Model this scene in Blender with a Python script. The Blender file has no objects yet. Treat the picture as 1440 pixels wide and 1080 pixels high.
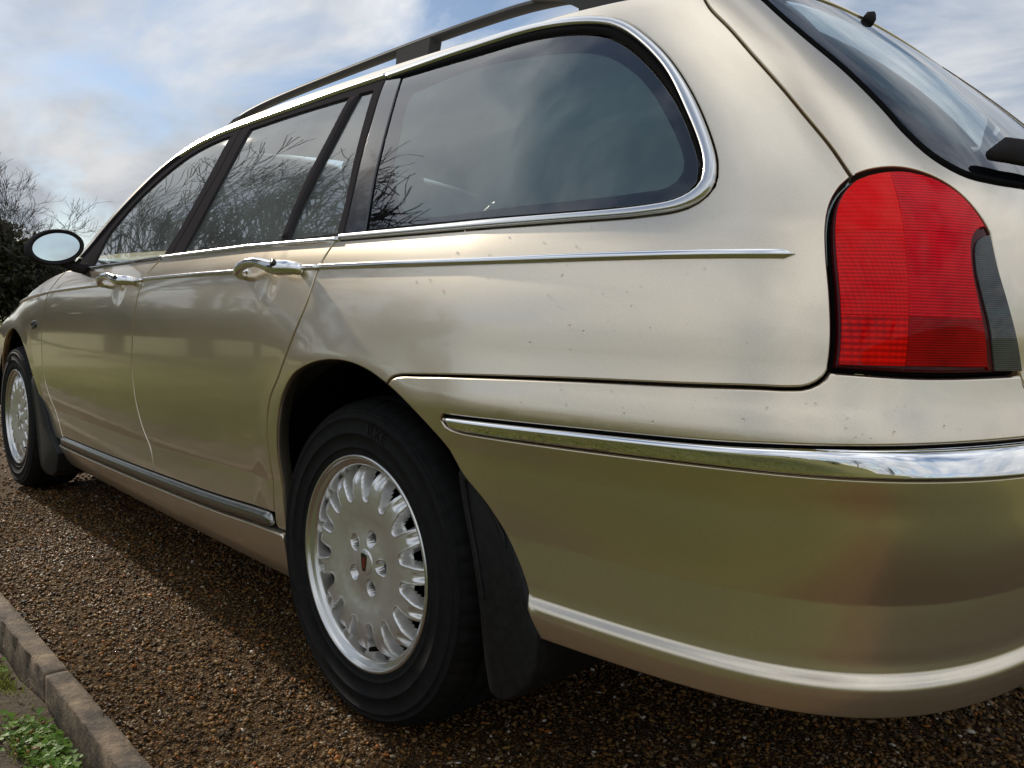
import bpy, math, random
import numpy as np
from mathutils import Vector, Matrix, geometry
sc = bpy.context.scene
COL = sc.collection
random.seed(7); RNG = np.random.default_rng(7)
R = math.radians

# ------------------------------------------------------------------ camera, sky, sun, exposure
cam_d = bpy.data.cameras.new('camera'); cam_o = bpy.data.objects.new('camera', cam_d); COL.objects.link(cam_o)
fwd = Vector((0.71798402, -0.69191732, -0.07582456)); rgt = Vector((-0.69224627, -0.72118831, 0.02612512)); upv = Vector((0.07276021, -0.03373185, 0.99677887))
M3 = Matrix((rgt, upv, -fwd)).transposed()
cam_o.matrix_world = Matrix.Translation((-1.26547841, 1.68538291, 0.78018744)) @ M3.to_4x4()
cam_d.sensor_fit = 'HORIZONTAL'; cam_d.sensor_width = 36; cam_d.lens = 36 * 1111.73 / 1440
cam_d.clip_start = .02; cam_d.clip_end = 3000
sc.camera = cam_o
sc.render.resolution_x = 1024; sc.render.resolution_y = 768

SUN_EL, SUN_AZ = R(27), R(1.5)          # azimuth measured from +x towards +y
sun_dir = Vector((math.cos(SUN_EL)*math.cos(SUN_AZ), math.cos(SUN_EL)*math.sin(SUN_AZ), math.sin(SUN_EL)))
sl = bpy.data.lights.new('sun', 'SUN'); sl.energy = 4.8; sl.angle = R(1.2); sl.color = (1, .90, .76)
so = bpy.data.objects.new('sun', sl); COL.objects.link(so)
so.rotation_euler = (-sun_dir).to_track_quat('-Z', 'Y').to_euler()

w = bpy.data.worlds.new('World'); sc.world = w; w.use_nodes = True
nt = w.node_tree; nt.nodes.clear()
def wn(t, **k):
    n = nt.nodes.new(t)
    for a, b in k.items(): setattr(n, a, b)
    return n
sky = wn('ShaderNodeTexSky', sky_type='NISHITA', sun_disc=False, sun_elevation=SUN_EL, sun_rotation=math.pi/2 - SUN_AZ)
sky.air_density = 1.0; sky.dust_density = 0.3; sky.ozone_density = 2.5
tc = wn('ShaderNodeTexCoord'); sep = wn('ShaderNodeSeparateXYZ'); nt.links.new(tc.outputs['Generated'], sep.inputs[0])
az_ = wn('ShaderNodeMath', operation='ABSOLUTE'); nt.links.new(sep.outputs['Z'], az_.inputs[0])
ad = wn('ShaderNodeMath', operation='ADD'); ad.inputs[1].default_value = .22; nt.links.new(az_.outputs[0], ad.inputs[0])
dv = wn('ShaderNodeVectorMath', operation='DIVIDE'); cmb = wn('ShaderNodeCombineXYZ')
for i in range(3): nt.links.new(ad.outputs[0], cmb.inputs[i])
nt.links.new(tc.outputs['Generated'], dv.inputs[0]); nt.links.new(cmb.outputs[0], dv.inputs[1])
def cloud_noise(scale, off, det, rough, dist=0.0):
    mp = wn('ShaderNodeMapping'); mp.inputs['Location'].default_value = off; mp.inputs['Scale'].default_value = (1, 1.5, .35)
    nt.links.new(dv.outputs[0], mp.inputs[0])
    n = wn('ShaderNodeTexNoise'); n.inputs['Scale'].default_value = scale; n.inputs['Detail'].default_value = det
    n.inputs['Roughness'].default_value = rough; n.inputs['Distortion'].default_value = dist
    nt.links.new(mp.outputs[0], n.inputs['Vector']); return n
n1 = cloud_noise(1.5, (3.1, 1.7, 0), 7, .55, .5)
n2 = cloud_noise(1.9, (7.3, 4.2, 1), 6, .55, .3)
r1 = wn('ShaderNodeValToRGB'); r1.color_ramp.elements[0].position = .33; r1.color_ramp.elements[1].position = .53
r1.color_ramp.elements[0].color = (.10, .10, .10, 1); nt.links.new(n1.outputs['Fac'], r1.inputs[0])
r2 = wn('ShaderNodeValToRGB')
r2.color_ramp.elements[0].position = .3; r2.color_ramp.elements[0].color = (4.6, 5.1, 5.9, 1)
r2.color_ramp.elements[1].position = .68; r2.color_ramp.elements[1].color = (8.6, 8.7, 8.8, 1)
nt.links.new(n2.outputs['Fac'], r2.inputs[0])
skm = wn('ShaderNodeMix', data_type='RGBA', blend_type='MULTIPLY'); skm.inputs[0].default_value = 1
skm.inputs[7].default_value = (1.0, 1.0, 1.0, 1); nt.links.new(sky.outputs[0], skm.inputs[6])
mx = wn('ShaderNodeMix', data_type='RGBA'); nt.links.new(r1.outputs[0], mx.inputs[0]); nt.links.new(skm.outputs[2], mx.inputs[6]); nt.links.new(r2.outputs[0], mx.inputs[7])
# overcast luminance rises towards the zenith, (1 + 2 sin elevation) / 3
cie = wn('ShaderNodeMath', operation='MULTIPLY_ADD'); cie.inputs[1].default_value = 1.30; cie.inputs[2].default_value = .64; nt.links.new(az_.outputs[0], cie.inputs[0])
ccb = wn('ShaderNodeCombineXYZ')
for i in range(3): nt.links.new(cie.outputs[0], ccb.inputs[i])
cmul = wn('ShaderNodeMix', data_type='RGBA', blend_type='MULTIPLY'); cmul.inputs[0].default_value = 1; nt.links.new(r2.outputs[0], cmul.inputs[6]); nt.links.new(ccb.outputs[0], cmul.inputs[7])
nt.links.new(cmul.outputs[2], mx.inputs[7])
bg = wn('ShaderNodeBackground'); bg.inputs[1].default_value = .10; nt.links.new(mx.outputs[2], bg.inputs[0])
wo = wn('ShaderNodeOutputWorld'); nt.links.new(bg.outputs[0], wo.inputs[0])

sc.view_settings.view_transform = 'Standard'; sc.view_settings.look = 'None'; sc.view_settings.exposure = 0.0; sc.view_settings.gamma = 1
sc.cycles.use_denoising = True; sc.cycles.max_bounces = 10; sc.cycles.transparent_max_bounces = 16; sc.cycles.glossy_bounces = 5
sc.cycles.sample_clamp_indirect = 6

# ------------------------------------------------------------------ materials
MATS = {}
def mat(name, base=(.5, .5, .5), rough=.5, metal=0., coat=0., coat_r=.03, spec=.5, **k):
    m = bpy.data.materials.new(name); m.use_nodes = True; b = m.node_tree.nodes['Principled BSDF']
    b.inputs['Base Color'].default_value = (*base, 1); b.inputs['Roughness'].default_value = rough; b.inputs['Metallic'].default_value = metal
    b.inputs['Coat Weight'].default_value = coat; b.inputs['Coat Roughness'].default_value = coat_r; b.inputs['Specular IOR Level'].default_value = spec
    MATS[name] = m; return m
def nd(m, t, **k):
    n = m.node_tree.nodes.new(t)
    for a, b in k.items(): setattr(n, a, b)
    return n
def ln(m, a, b): m.node_tree.links.new(a, b)
def bsdf(m): return m.node_tree.nodes['Principled BSDF']
def noise(m, scale, det=4, rough=.5, coord='Object', vec=None, dim='3D'):
    n = nd(m, 'ShaderNodeTexNoise'); n.inputs['Scale'].default_value = scale; n.inputs['Detail'].default_value = det; n.inputs['Roughness'].default_value = rough
    if vec is None:
        t = nd(m, 'ShaderNodeTexCoord'); vec = t.outputs[coord]
    ln(m, vec, n.inputs['Vector']); return n
def ramp(m, fac, stops):
    r = nd(m, 'ShaderNodeValToRGB'); e = r.color_ramp.elements
    while len(e) < len(stops): e.new(.5)
    for q, (p_, c) in zip(e, stops): q.position = p_; q.color = (*c, 1) if len(c) == 3 else c
    ln(m, fac, r.inputs[0]); return r
def bump(m, h, strength=.3, dist=.01):
    b = nd(m, 'ShaderNodeBump'); b.inputs['Strength'].default_value = strength; b.inputs['Distance'].default_value = dist
    ln(m, h, b.inputs['Height']); ln(m, b.outputs[0], bsdf(m).inputs['Normal']); return b
def mixc(m, fac, a, b, mode='MIX'):
    x = nd(m, 'ShaderNodeMix', data_type='RGBA', blend_type=mode)
    for s, v in ((0, fac), (6, a), (7, b)):
        if hasattr(v, 'is_linked') or hasattr(v, 'links'): ln(m, v, x.inputs[s])
        else: x.inputs[s].default_value = v if s == 0 else (*v, 1)
    return x.outputs[2]
def mth(m, op, a, b=0.):
    x = nd(m, 'ShaderNodeMath', operation=op)
    for i, v in enumerate((a, b)):
        if hasattr(v, 'links'): ln(m, v, x.inputs[i])
        else: x.inputs[i].default_value = v
    return x.outputs[0]

m = mat('paint', (.64, .575, .465), .25, .95, 1., .035)
bsdf(m).inputs['Coat IOR'].default_value = 1.62
f = noise(m, 900, 2, .5)                                           # metallic flake
fl = ramp(m, f.outputs['Fac'], [(.3, (.73, .632, .480)), (.7, (.84, .737, .575))])
d1 = noise(m, 3.5, 6, .65); d2 = noise(m, 160, 3, .6)
tcz = nd(m, 'ShaderNodeTexCoord'); sz = nd(m, 'ShaderNodeSeparateXYZ'); ln(m, tcz.outputs['Object'], sz.inputs[0])
low = nd(m, 'ShaderNodeMapRange'); low.inputs[1].default_value = .56; low.inputs[2].default_value = .2; low.inputs[3].default_value = 0; low.inputs[4].default_value = .26
ln(m, sz.outputs['Z'], low.inputs[0])
dn = ramp(m, mth(m, 'ADD', mth(m, 'MULTIPLY', d1.outputs['Fac'], .6), mth(m, 'MULTIPLY', d2.outputs['Fac'], .4)), [(.3, (.25,)*3), (.7, (1,)*3)])
dirt = mth(m, 'MULTIPLY', low.outputs[0], dn.outputs[0])           # road film towards the sill
ln(m, mixc(m, dirt, fl.outputs[0], (.20, .155, .10)), bsdf(m).inputs['Base Color'])
ln(m, mth(m, 'SUBTRACT', .95, mth(m, 'MULTIPLY', dirt, .75)), bsdf(m).inputs['Metallic'])
ln(m, mth(m, 'ADD', .29, mth(m, 'MULTIPLY', dirt, .3)), bsdf(m).inputs['Roughness'])
ln(m, mth(m, 'SUBTRACT', 1.0, mth(m, 'MULTIPLY', dirt, 1.1)), bsdf(m).inputs['Coat Weight'])
sm_ = noise(m, 14, 5, .6); ln(m, mth(m, 'ADD', .015, mth(m, 'MULTIPLY', sm_.outputs['Fac'], .06)), bsdf(m).inputs['Coat Roughness'])

m = mat('chrome', (.86, .86, .86), .06, 1.); g = noise(m, 35, 4, .6); ln(m, ramp(m, g.outputs['Fac'], [(.35, (.035,)*3), (.75, (.13,)*3)]).outputs[0], bsdf(m).inputs['Roughness'])
mat('mirror_chrome', (.90, .90, .90), .025, 1.)
mat('brushed_trim', (.70, .70, .69), .22, 1.)
m = mat('sill_steel', (.27, .27, .25), .22, .9); g = noise(m, 9, 4, .6); ln(m, ramp(m, g.outputs['Fac'], [(.3, (.12,)*3), (.75, (.30,)*3)]).outputs[0], bsdf(m).inputs['Roughness'])
m = mat('black_trim', (.040, .036, .038), .55, spec=.0); g = noise(m, 220, 3, .6); bump(m, g.outputs['Fac'], .12, .002)
mat('black_gloss', (.012, .012, .013), .09, 0, .5)
m = mat('rail_grey', (.060, .061, .064), .5, spec=.03); g = noise(m, 400, 2, .5); bump(m, g.outputs['Fac'], .15, .001)
mat('rubber', (.010, .010, .010), .6, spec=.0)
mat('void', (.004, .004, .004), .9, spec=.1)
m = mat('tyre', (.018, .018, .018), .75, spec=.25); g = noise(m, 40, 5, .65); ln(m, ramp(m, g.outputs['Fac'], [(.35, (.0030, .0030, .0030)), (.72, (.010, .0095, .009))]).outputs[0], bsdf(m).inputs['Base Color'])
h = noise(m, 500, 2, .6); bump(m, h.outputs['Fac'], .2, .001)
m = mat('flap', (.016, .016, .017), .55, spec=.3); g = noise(m, 90, 4, .7); ln(m, ramp(m, g.outputs['Fac'], [(.4, (.0055, .0055, .006)), (.8, (.018, .0175, .017))]).outputs[0], bsdf(m).inputs['Base Color'])
m = mat('alloy', (.56, .55, .52), .30, .85, .35, .12); g = noise(m, 18, 6, .7); g2 = noise(m, 130, 3, .6)
ln(m, ramp(m, g.outputs['Fac'], [(.22, (.66, .63, .58)), (.55, (.83, .82, .80))]).outputs[0], bsdf(m).inputs['Base Color'])
ln(m, ramp(m, g2.outputs['Fac'], [(.3, (.32,)*3), (.75, (.48,)*3)]).outputs[0], bsdf(m).inputs['Roughness'])
mat('alloy_lip', (.66, .65, .62), .24, .9, .3, .1)
mat('steel_dark', (.07, .068, .065), .38, .9)
mat('badge_red', (.16, .008, .012), .25, 0, .6); mat('badge_black', (.01, .01, .01), .2, 0, .5)

def glass(name, tint, refl=1.0, milk=0.0):
    m = bpy.data.materials.new(name); m.use_nodes = True; t = m.node_tree; t.nodes.clear()
    o = t.nodes.new('ShaderNodeOutputMaterial'); tr = t.nodes.new('ShaderNodeBsdfTransparent'); tr.inputs[0].default_value = (*tint, 1)
    gl = t.nodes.new('ShaderNodeBsdfGlossy'); gl.inputs['Roughness'].default_value = .012; gl.inputs[0].default_value = (refl, refl, refl, 1)
    fr = t.nodes.new('ShaderNodeFresnel'); fr.inputs[0].default_value = 2.0
    mxs = t.nodes.new('ShaderNodeMixShader'); t.links.new(fr.outputs[0], mxs.inputs[0])
    tco = t.nodes.new('ShaderNodeTexCoord'); nz = t.nodes.new('ShaderNodeTexNoise'); nz.inputs['Scale'].default_value = 5; nz.inputs['Detail'].default_value = 1
    mp = t.nodes.new('ShaderNodeMapping'); mp.inputs['Scale'].default_value = (1, 1, 2.4); t.links.new(tco.outputs['Object'], mp.inputs[0]); t.links.new(mp.outputs[0], nz.inputs[0])
    bp = t.nodes.new('ShaderNodeBump'); bp.inputs['Strength'].default_value = .022; bp.inputs['Distance'].default_value = .01
    t.links.new(nz.outputs['Fac'], bp.inputs['Height']); t.links.new(bp.outputs[0], gl.inputs['Normal'])
    body = tr.outputs[0]
    if milk:
        df = t.nodes.new('ShaderNodeBsdfDiffuse'); df.inputs[0].default_value = (.62, .70, .68, 1)
        a = t.nodes.new('ShaderNodeMixShader'); n2_ = t.nodes.new('ShaderNodeTexNoise'); n2_.inputs['Scale'].default_value = 9; n2_.inputs['Detail'].default_value = 6
        t.links.new(tco.outputs['Object'], n2_.inputs[0])
        mm = t.nodes.new('ShaderNodeMapRange'); mm.inputs[1].default_value = .3; mm.inputs[2].default_value = .75; mm.inputs[3].default_value = milk*.6; mm.inputs[4].default_value = milk*1.3
        t.links.new(n2_.outputs['Fac'], mm.inputs[0]); t.links.new(mm.outputs[0], a.inputs[0])
        t.links.new(tr.outputs[0], a.inputs[1]); t.links.new(df.outputs[0], a.inputs[2]); body = a.outputs[0]
    t.links.new(body, mxs.inputs[1]); t.links.new(gl.outputs[0], mxs.inputs[2]); t.links.new(mxs.outputs[0], o.inputs[0])
    MATS[name] = m; return m
glass('side_glass', (.76, .88, .86), milk=.13); glass('tint_glass', (.70, .82, .81)); glass('rear_glass', (.66, .78, .80))
mat('frit', (.022, .022, .026), .10, 0, .3)
def film(name, col, lo, hi, scale):
    m = bpy.data.materials.new(name); m.use_nodes = True; t = m.node_tree; t.nodes.clear()
    o = t.nodes.new('ShaderNodeOutputMaterial'); tr = t.nodes.new('ShaderNodeBsdfTransparent'); df = t.nodes.new('ShaderNodeBsdfDiffuse'); df.inputs[0].default_value = (*col, 1)
    c = t.nodes.new('ShaderNodeTexCoord'); n = t.nodes.new('ShaderNodeTexNoise'); n.inputs['Scale'].default_value = scale; n.inputs['Detail'].default_value = 7; n.inputs['Roughness'].default_value = .6; t.links.new(c.outputs['Object'], n.inputs[0])
    r = t.nodes.new('ShaderNodeMapRange'); r.inputs[1].default_value = .32; r.inputs[2].default_value = .68; r.inputs[3].default_value = lo; r.inputs[4].default_value = hi; t.links.new(n.outputs['Fac'], r.inputs[0])
    x = t.nodes.new('ShaderNodeMixShader'); t.links.new(r.outputs[0], x.inputs[0]); t.links.new(tr.outputs[0], x.inputs[1]); t.links.new(df.outputs[0], x.inputs[2]); t.links.new(x.outputs[0], o.inputs[0]); MATS[name] = m
film('mist', (.62, .72, .69), .46, .78, 4); film('rear_mist', (.55, .66, .67), .22, .50, 6)
m = mat('water', (1, 1, 1), .0, spec=.5); bsdf(m).inputs['Transmission Weight'].default_value = 1; bsdf(m).inputs['IOR'].default_value = 1.33

def lens(name, c1, c2, ribs, vert=False, rough=.18):
    m = mat(name, c1, rough, 0, .35, .02, spec=.0)
    t = nd(m, 'ShaderNodeTexCoord'); wv = nd(m, 'ShaderNodeTexWave', wave_type='BANDS', bands_direction='Z'); wv.inputs['Scale'].default_value = ribs; wv.inputs['Distortion'].default_value = .25; wv.inputs['Detail'].default_value = 1
    ln(m, t.outputs['Object'], wv.inputs[0])
    w2 = nd(m, 'ShaderNodeTexWave', wave_type='BANDS', bands_direction='Y'); w2.inputs['Scale'].default_value = ribs*1.2; ln(m, t.outputs['Object'], w2.inputs[0])
    n = noise(m, 16, 3, .6)
    k = mth(m, 'MULTIPLY', wv.outputs['Fac'], mth(m, 'ADD', .55, mth(m, 'MULTIPLY', w2.outputs['Fac'], .45)))
    k = mth(m, 'ADD', mth(m, 'MULTIPLY', k, .55), mth(m, 'MULTIPLY', n.outputs['Fac'], .75))
    ln(m, ramp(m, k, [(.25, c2), (.78, c1)]).outputs[0], bsdf(m).inputs['Base Color'])
    b = bump(m, wv.outputs['Fac'], .25, .002)
    bsdf(m).inputs['Subsurface Weight'].default_value = 0
    return m
lens('lens_bright', (1.0, .004, .003), (.82, .002, .002), 60)
lens('lens_glow', (1.0, .004, .003), (.30, .001, .002), 45)
lens('lens_red', (.95, .003, .010), (.36, .001, .007), 95)
lens('lens_mid', (1.0, .006, .006), (.50, .001, .005), 75)
lens('lens_deep', (.50, .003, .006), (.14, .001, .003), 110)
bsdf(lens('lens_smoke', (.085, .09, .09), (.020, .022, .023), 130)).inputs['Coat Weight'].default_value = .9
mat('lamp_rim', (.07, .001, .004), .3, 0, .3, .03, spec=.1)

m = mat('headliner', (.60, .59, .54), .9)
m = mat('trim_beige', (.33, .31, .26), .7); m = mat('seat', (.20, .185, .155), .62); mat('dash', (.03, .03, .03), .6); mat('seat_dark', (.06, .058, .055), .7); mat('handle_beige', (.36, .36, .30), .5)

# ------------------------------------------------------------------ mesh helpers
def link(o, parent=None):
    COL.objects.link(o)
    if parent is not None: o.parent = parent
    return o
def mesh(name, v, f, mt, parent=None, smooth=True, normals=None):
    me = bpy.data.meshes.new(name); me.from_pydata([tuple(map(float, q)) for q in v], [], [tuple(map(int, q)) for q in f])
    if smooth: me.polygons.foreach_set('use_smooth', [True]*len(me.polygons))
    me.update()
    if normals is not None: me.normals_split_custom_set_from_vertices([tuple(map(float, q)) for q in normals])
    if mt: me.materials.append(MATS[mt])
    return link(bpy.data.objects.new(name, me), parent)
def empty(name, loc=(0, 0, 0), parent=None):
    o = bpy.data.objects.new(name, None); o.empty_display_size = .1; link(o, parent); o.location = loc; return o
def tag(o, label=None, cat=None, group=None, kind=None):
    for k, v in (('label', label), ('category', cat), ('group', group), ('kind', kind)):
        if v: o[k] = v
    return o
def copy_tree(o, parent=None):
    c = o.copy(); link(c, parent)
    for ch in list(o.children): copy_tree(ch, c)
    return c

# ------------------------------------------------------------------ the car's side as one smooth surface S(u, z)
def smooth(a, b, x):
    t = np.clip((np.asarray(x, float)-a)/(b-a), 0, 1); return t*t*(3-2*t)
class Sp:
    def __init__(s, pts):
        s.x = np.array([q[0] for q in pts], float); s.y = np.array([q[1] for q in pts], float)
        h = np.diff(s.x); d = np.diff(s.y)/h; m_ = np.zeros(len(s.x)); m_[0] = d[0]; m_[-1] = d[-1]
        m_[1:-1] = (d[:-1]*h[1:]+d[1:]*h[:-1])/(h[1:]+h[:-1]); s.m = m_
    def __call__(s, v):
        v = np.clip(np.asarray(v, float), s.x[0], s.x[-1]); i = np.clip(np.searchsorted(s.x, v)-1, 0, len(s.x)-2)
        h = s.x[i+1]-s.x[i]; t = (v-s.x[i])/h
        return s.y[i]*(1+2*t)*(1-t)**2+s.m[i]*h*t*(1-t)**2+s.y[i+1]*t*t*(3-2*t)+s.m[i+1]*h*t*t*(t-1)
WZ = Sp([(.12,.715),(.18,.808),(.22,.840),(.26,.857),(.30,.8655),(.34,.8695),(.40,.8745),(.5,.8805),(.56,.8838),(.62,.8868),(.68,.8885),(.74,.8890),(.8,.8872),(.86,.881),(.90,.871),(.94,.854),(1.0,.829),(1.1,.787),(1.2,.738),(1.28,.694),(1.34,.652),(1.38,.612),(1.41,.560)])
XR = Sp([(.12,-1.0),(.3,-1.03),(.5,-1.045),(.73,-1.045),(.85,-1.045),(.95,-1.02),(1.05,-.95),(1.15,-.86),(1.25,-.755),(1.33,-.66),(1.41,-.55)])
BUMP = Sp([(.12,-.03),(.26,.001),(.30,.012),(.34,.0235),(.358,.0262),(.366,.0260),(.3705,.0235),(.3745,.0188),(.378,.0160),(.384,.0150),(.41,.0150),(.46,.0160),(.5,.0172),(.57,.0188),(.62,.0195),(.650,.0190),(.662,.0165),(.70,.0045),(.73,.0),(.78,.0),(.95,0.)])
TUMB = Sp([(.58,.0),(.64,.012),(.70,.0185),(.74,.0165),(.80,.009),(.87,.0),(.95,0.)])
U0, PXV, PYV, RRV = -.45, -.45, .35, .6
U1 = U0-RRV*np.pi/2; UC = U1-PYV
SCOOPS = [(.335, .852), (1.292, .852)]
SCOOP_ON = [True]
def off(u, z):
    o = BUMP(z)*smooth(-.02, -.40, u)+TUMB(z)*smooth(.42, .05, u)*(1-.75*smooth(-.84, -1.05, u))+tuck(u, z)
    for xc in (0., 2.746):
        r = np.hypot(u-xc, z-.315); o = o+.005*(1-smooth(.372, .462, r))*smooth(.25, .4, z)*(smooth(-.40, -.25, u) if xc == 0 else 1)
    for a, b in (SCOOPS if SCOOP_ON[0] else ()):
        r = np.hypot((u-a)/1.15, z-b); o = o-.0045*(1-smooth(.0, .055, r))
    return o
def zshift(u): return .30*np.clip(np.asarray(u, float)-1.95, 0, None)**1.7*.55
def zcrease(u): return .402+.018*smooth(1.1, .35, u)+.045*smooth(.25, -.40, u)
def tuck(u, z):
    d = np.asarray(z)-zcrease(u); return -.0155*np.clip(1-np.clip(d, 0, None)/.19, 0, 1)**2
def Wt(x, z, o):
    ze = z+zshift(x)*smooth(.60, .80, z)
    w_ = WZ(ze)+o; g = smooth(.90, 1.05, z)
    w_ = w_*(1-(.011+.012*g)*np.clip(x-.9, 0, None)**2)
    return w_-.11*np.clip(-.32-x, 0, None)**1.5
def S(u, z):
    u, z = np.broadcast_arrays(np.asarray(u, float), np.asarray(z, float))
    o = off(u, z); al = np.clip((U0-u)/RRV, 0, np.pi/2)
    bx = np.where(u > U0, u, PXV); by = np.where(u < U1, PYV-(U1-u), np.where(u > U0, 0, PYV))
    dx = np.where(u > U0, 0, -np.sin(al)); dy = np.where(u > U0, 1, np.cos(al))
    a = -(XR(z)-o); lo = np.zeros(u.shape); hi = np.full(u.shape, 1.6)
    for _ in range(34):
        t = (lo+hi)/2; x = bx+dx*t; y = by+dy*t
        fv = (np.clip(-x, 0, None)/a)**11.0+(np.abs(y)/np.clip(Wt(x, z, o), .05, None))**3.0-1
        lo = np.where(fv < 0, t, lo); hi = np.where(fv < 0, hi, t)
    t = (lo+hi)/2
    return np.stack([bx+dx*t, by+dy*t, z+0*t], -1)
def nrm(v): return v/np.maximum(np.linalg.norm(v, axis=-1, keepdims=True), 1e-9)
def SD(u, z, e=2e-3):
    su = (S(u+e, z)-S(u-e, z))/(2*e); sv = (S(u, z+e)-S(u, z-e))/(2*e)
    return su, sv, -nrm(np.cross(su, sv))
def on(u, z, h=0.):
    u, z = np.broadcast_arrays(np.asarray(u, float), np.asarray(z, float)); _, _, n = SD(u, z); return S(u, z)+n*np.asarray(h)[..., None]

def curve(pts, step=.012):
    """smooth line through the points; where u turns the corner it is drawn in true arc length"""
    P = np.array(pts, float)
    if P.shape[1] == 2 and P[:, 0].min() < U0 < P[:, 0].max():
        rho = lambda z: (S(np.full(np.shape(z), U0+1e-6), z)[..., 1]-PYV)/RRV
        k = rho(P[:, 1]); P[:, 0] = np.where(P[:, 0] < U0, U0+(P[:, 0]-U0)*k, P[:, 0])
        Q = crom(P, step); k = rho(Q[:, 1]); Q[:, 0] = np.where(Q[:, 0] < U0, U0+(Q[:, 0]-U0)/k, Q[:, 0]); return Q
    return crom(P, step)
def crom(P, step):
    if len(P) == 2:
        k = max(2, int(np.linalg.norm(P[1]-P[0])/step)+1); return P[0]+(P[1]-P[0])*np.linspace(0, 1, k)[:, None]
    Q = np.vstack([2*P[0]-P[1], P, 2*P[-1]-P[-2]]); o = []
    for i in range(1, len(Q)-2):
        p0, p1, p2, p3 = Q[i-1:i+3]; d0 = np.linalg.norm(p1-p0)**.5+1e-6; d1_ = np.linalg.norm(p2-p1)**.5+1e-6; d2_ = np.linalg.norm(p3-p2)**.5+1e-6
        m1 = (p2-p1)+d1_*((p1-p0)/d0-(p2-p0)/(d0+d1_)); m2 = (p2-p1)+d1_*((p3-p2)/d2_-(p3-p1)/(d1_+d2_))
        for t in np.linspace(0, 1, 24, endpoint=False):
            o.append((2*t**3-3*t**2+1)*p1+(t**3-2*t**2+t)*m1+(-2*t**3+3*t**2)*p2+(t**3-t**2)*m2)
    o.append(P[-1]); return resample(np.array(o), step)
def resample(A, step=None, n=None):
    A = np.asarray(A, float); s = np.concatenate([[0], np.cumsum(np.linalg.norm(np.diff(A, axis=0), axis=1))])
    n = n or max(2, int(round(s[-1]/step))+1); q = np.linspace(0, s[-1], n)
    return np.stack([np.interp(q, s, A[:, i]) for i in range(A.shape[1])], -1)
def area(P): return .5*np.sum(P[:, 0]*np.roll(P[:, 1], -1)-np.roll(P[:, 0], -1)*P[:, 1])
def poly(*cs):
    P = np.vstack(cs); keep = [0]
    for i in range(1, len(P)):
        if np.linalg.norm(P[i]-P[keep[-1]]) > .0015: keep.append(i)
    P = P[keep]
    if np.linalg.norm(P[0]-P[-1]) < .0015: P = P[:-1]
    return P if area(P) > 0 else P[::-1].copy()
def inset(P, d):
    """move a CCW loop inwards by d; also the outward 2-D normals"""
    a = P-np.roll(P, 1, 0); b = np.roll(P, -1, 0)-P
    na = np.stack([a[:, 1], -a[:, 0]], -1); na /= np.maximum(np.linalg.norm(na, axis=1, keepdims=True), 1e-9)
    nb = np.stack([b[:, 1], -b[:, 0]], -1); nb /= np.maximum(np.linalg.norm(nb, axis=1, keepdims=True), 1e-9)
    n = na+nb; l = np.maximum(np.linalg.norm(n, axis=1, keepdims=True), .35); n = n/l
    c = np.clip(np.sum(n*na, 1, keepdims=True), .5, 1)
    return P-n*d/c, n
def inside(Q, P):
    x, y = Q[:, 0], Q[:, 1]; r = np.zeros(len(Q), bool); n = len(P)
    for i in range(n):
        x1, y1 = P[i]; x2, y2 = P[(i+1) % n]
        if y1 == y2: continue
        c = ((y1 > y) != (y2 > y)) & (x < (x2-x1)*(y-y1)/(y2-y1)+x1); r ^= c
    return r
def near(Q, P, d):
    """points of Q closer than d to the loop P"""
    r = np.zeros(len(Q), bool)
    for q in P: r |= ((Q-q)**2).sum(1) < d*d
    return r

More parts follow.
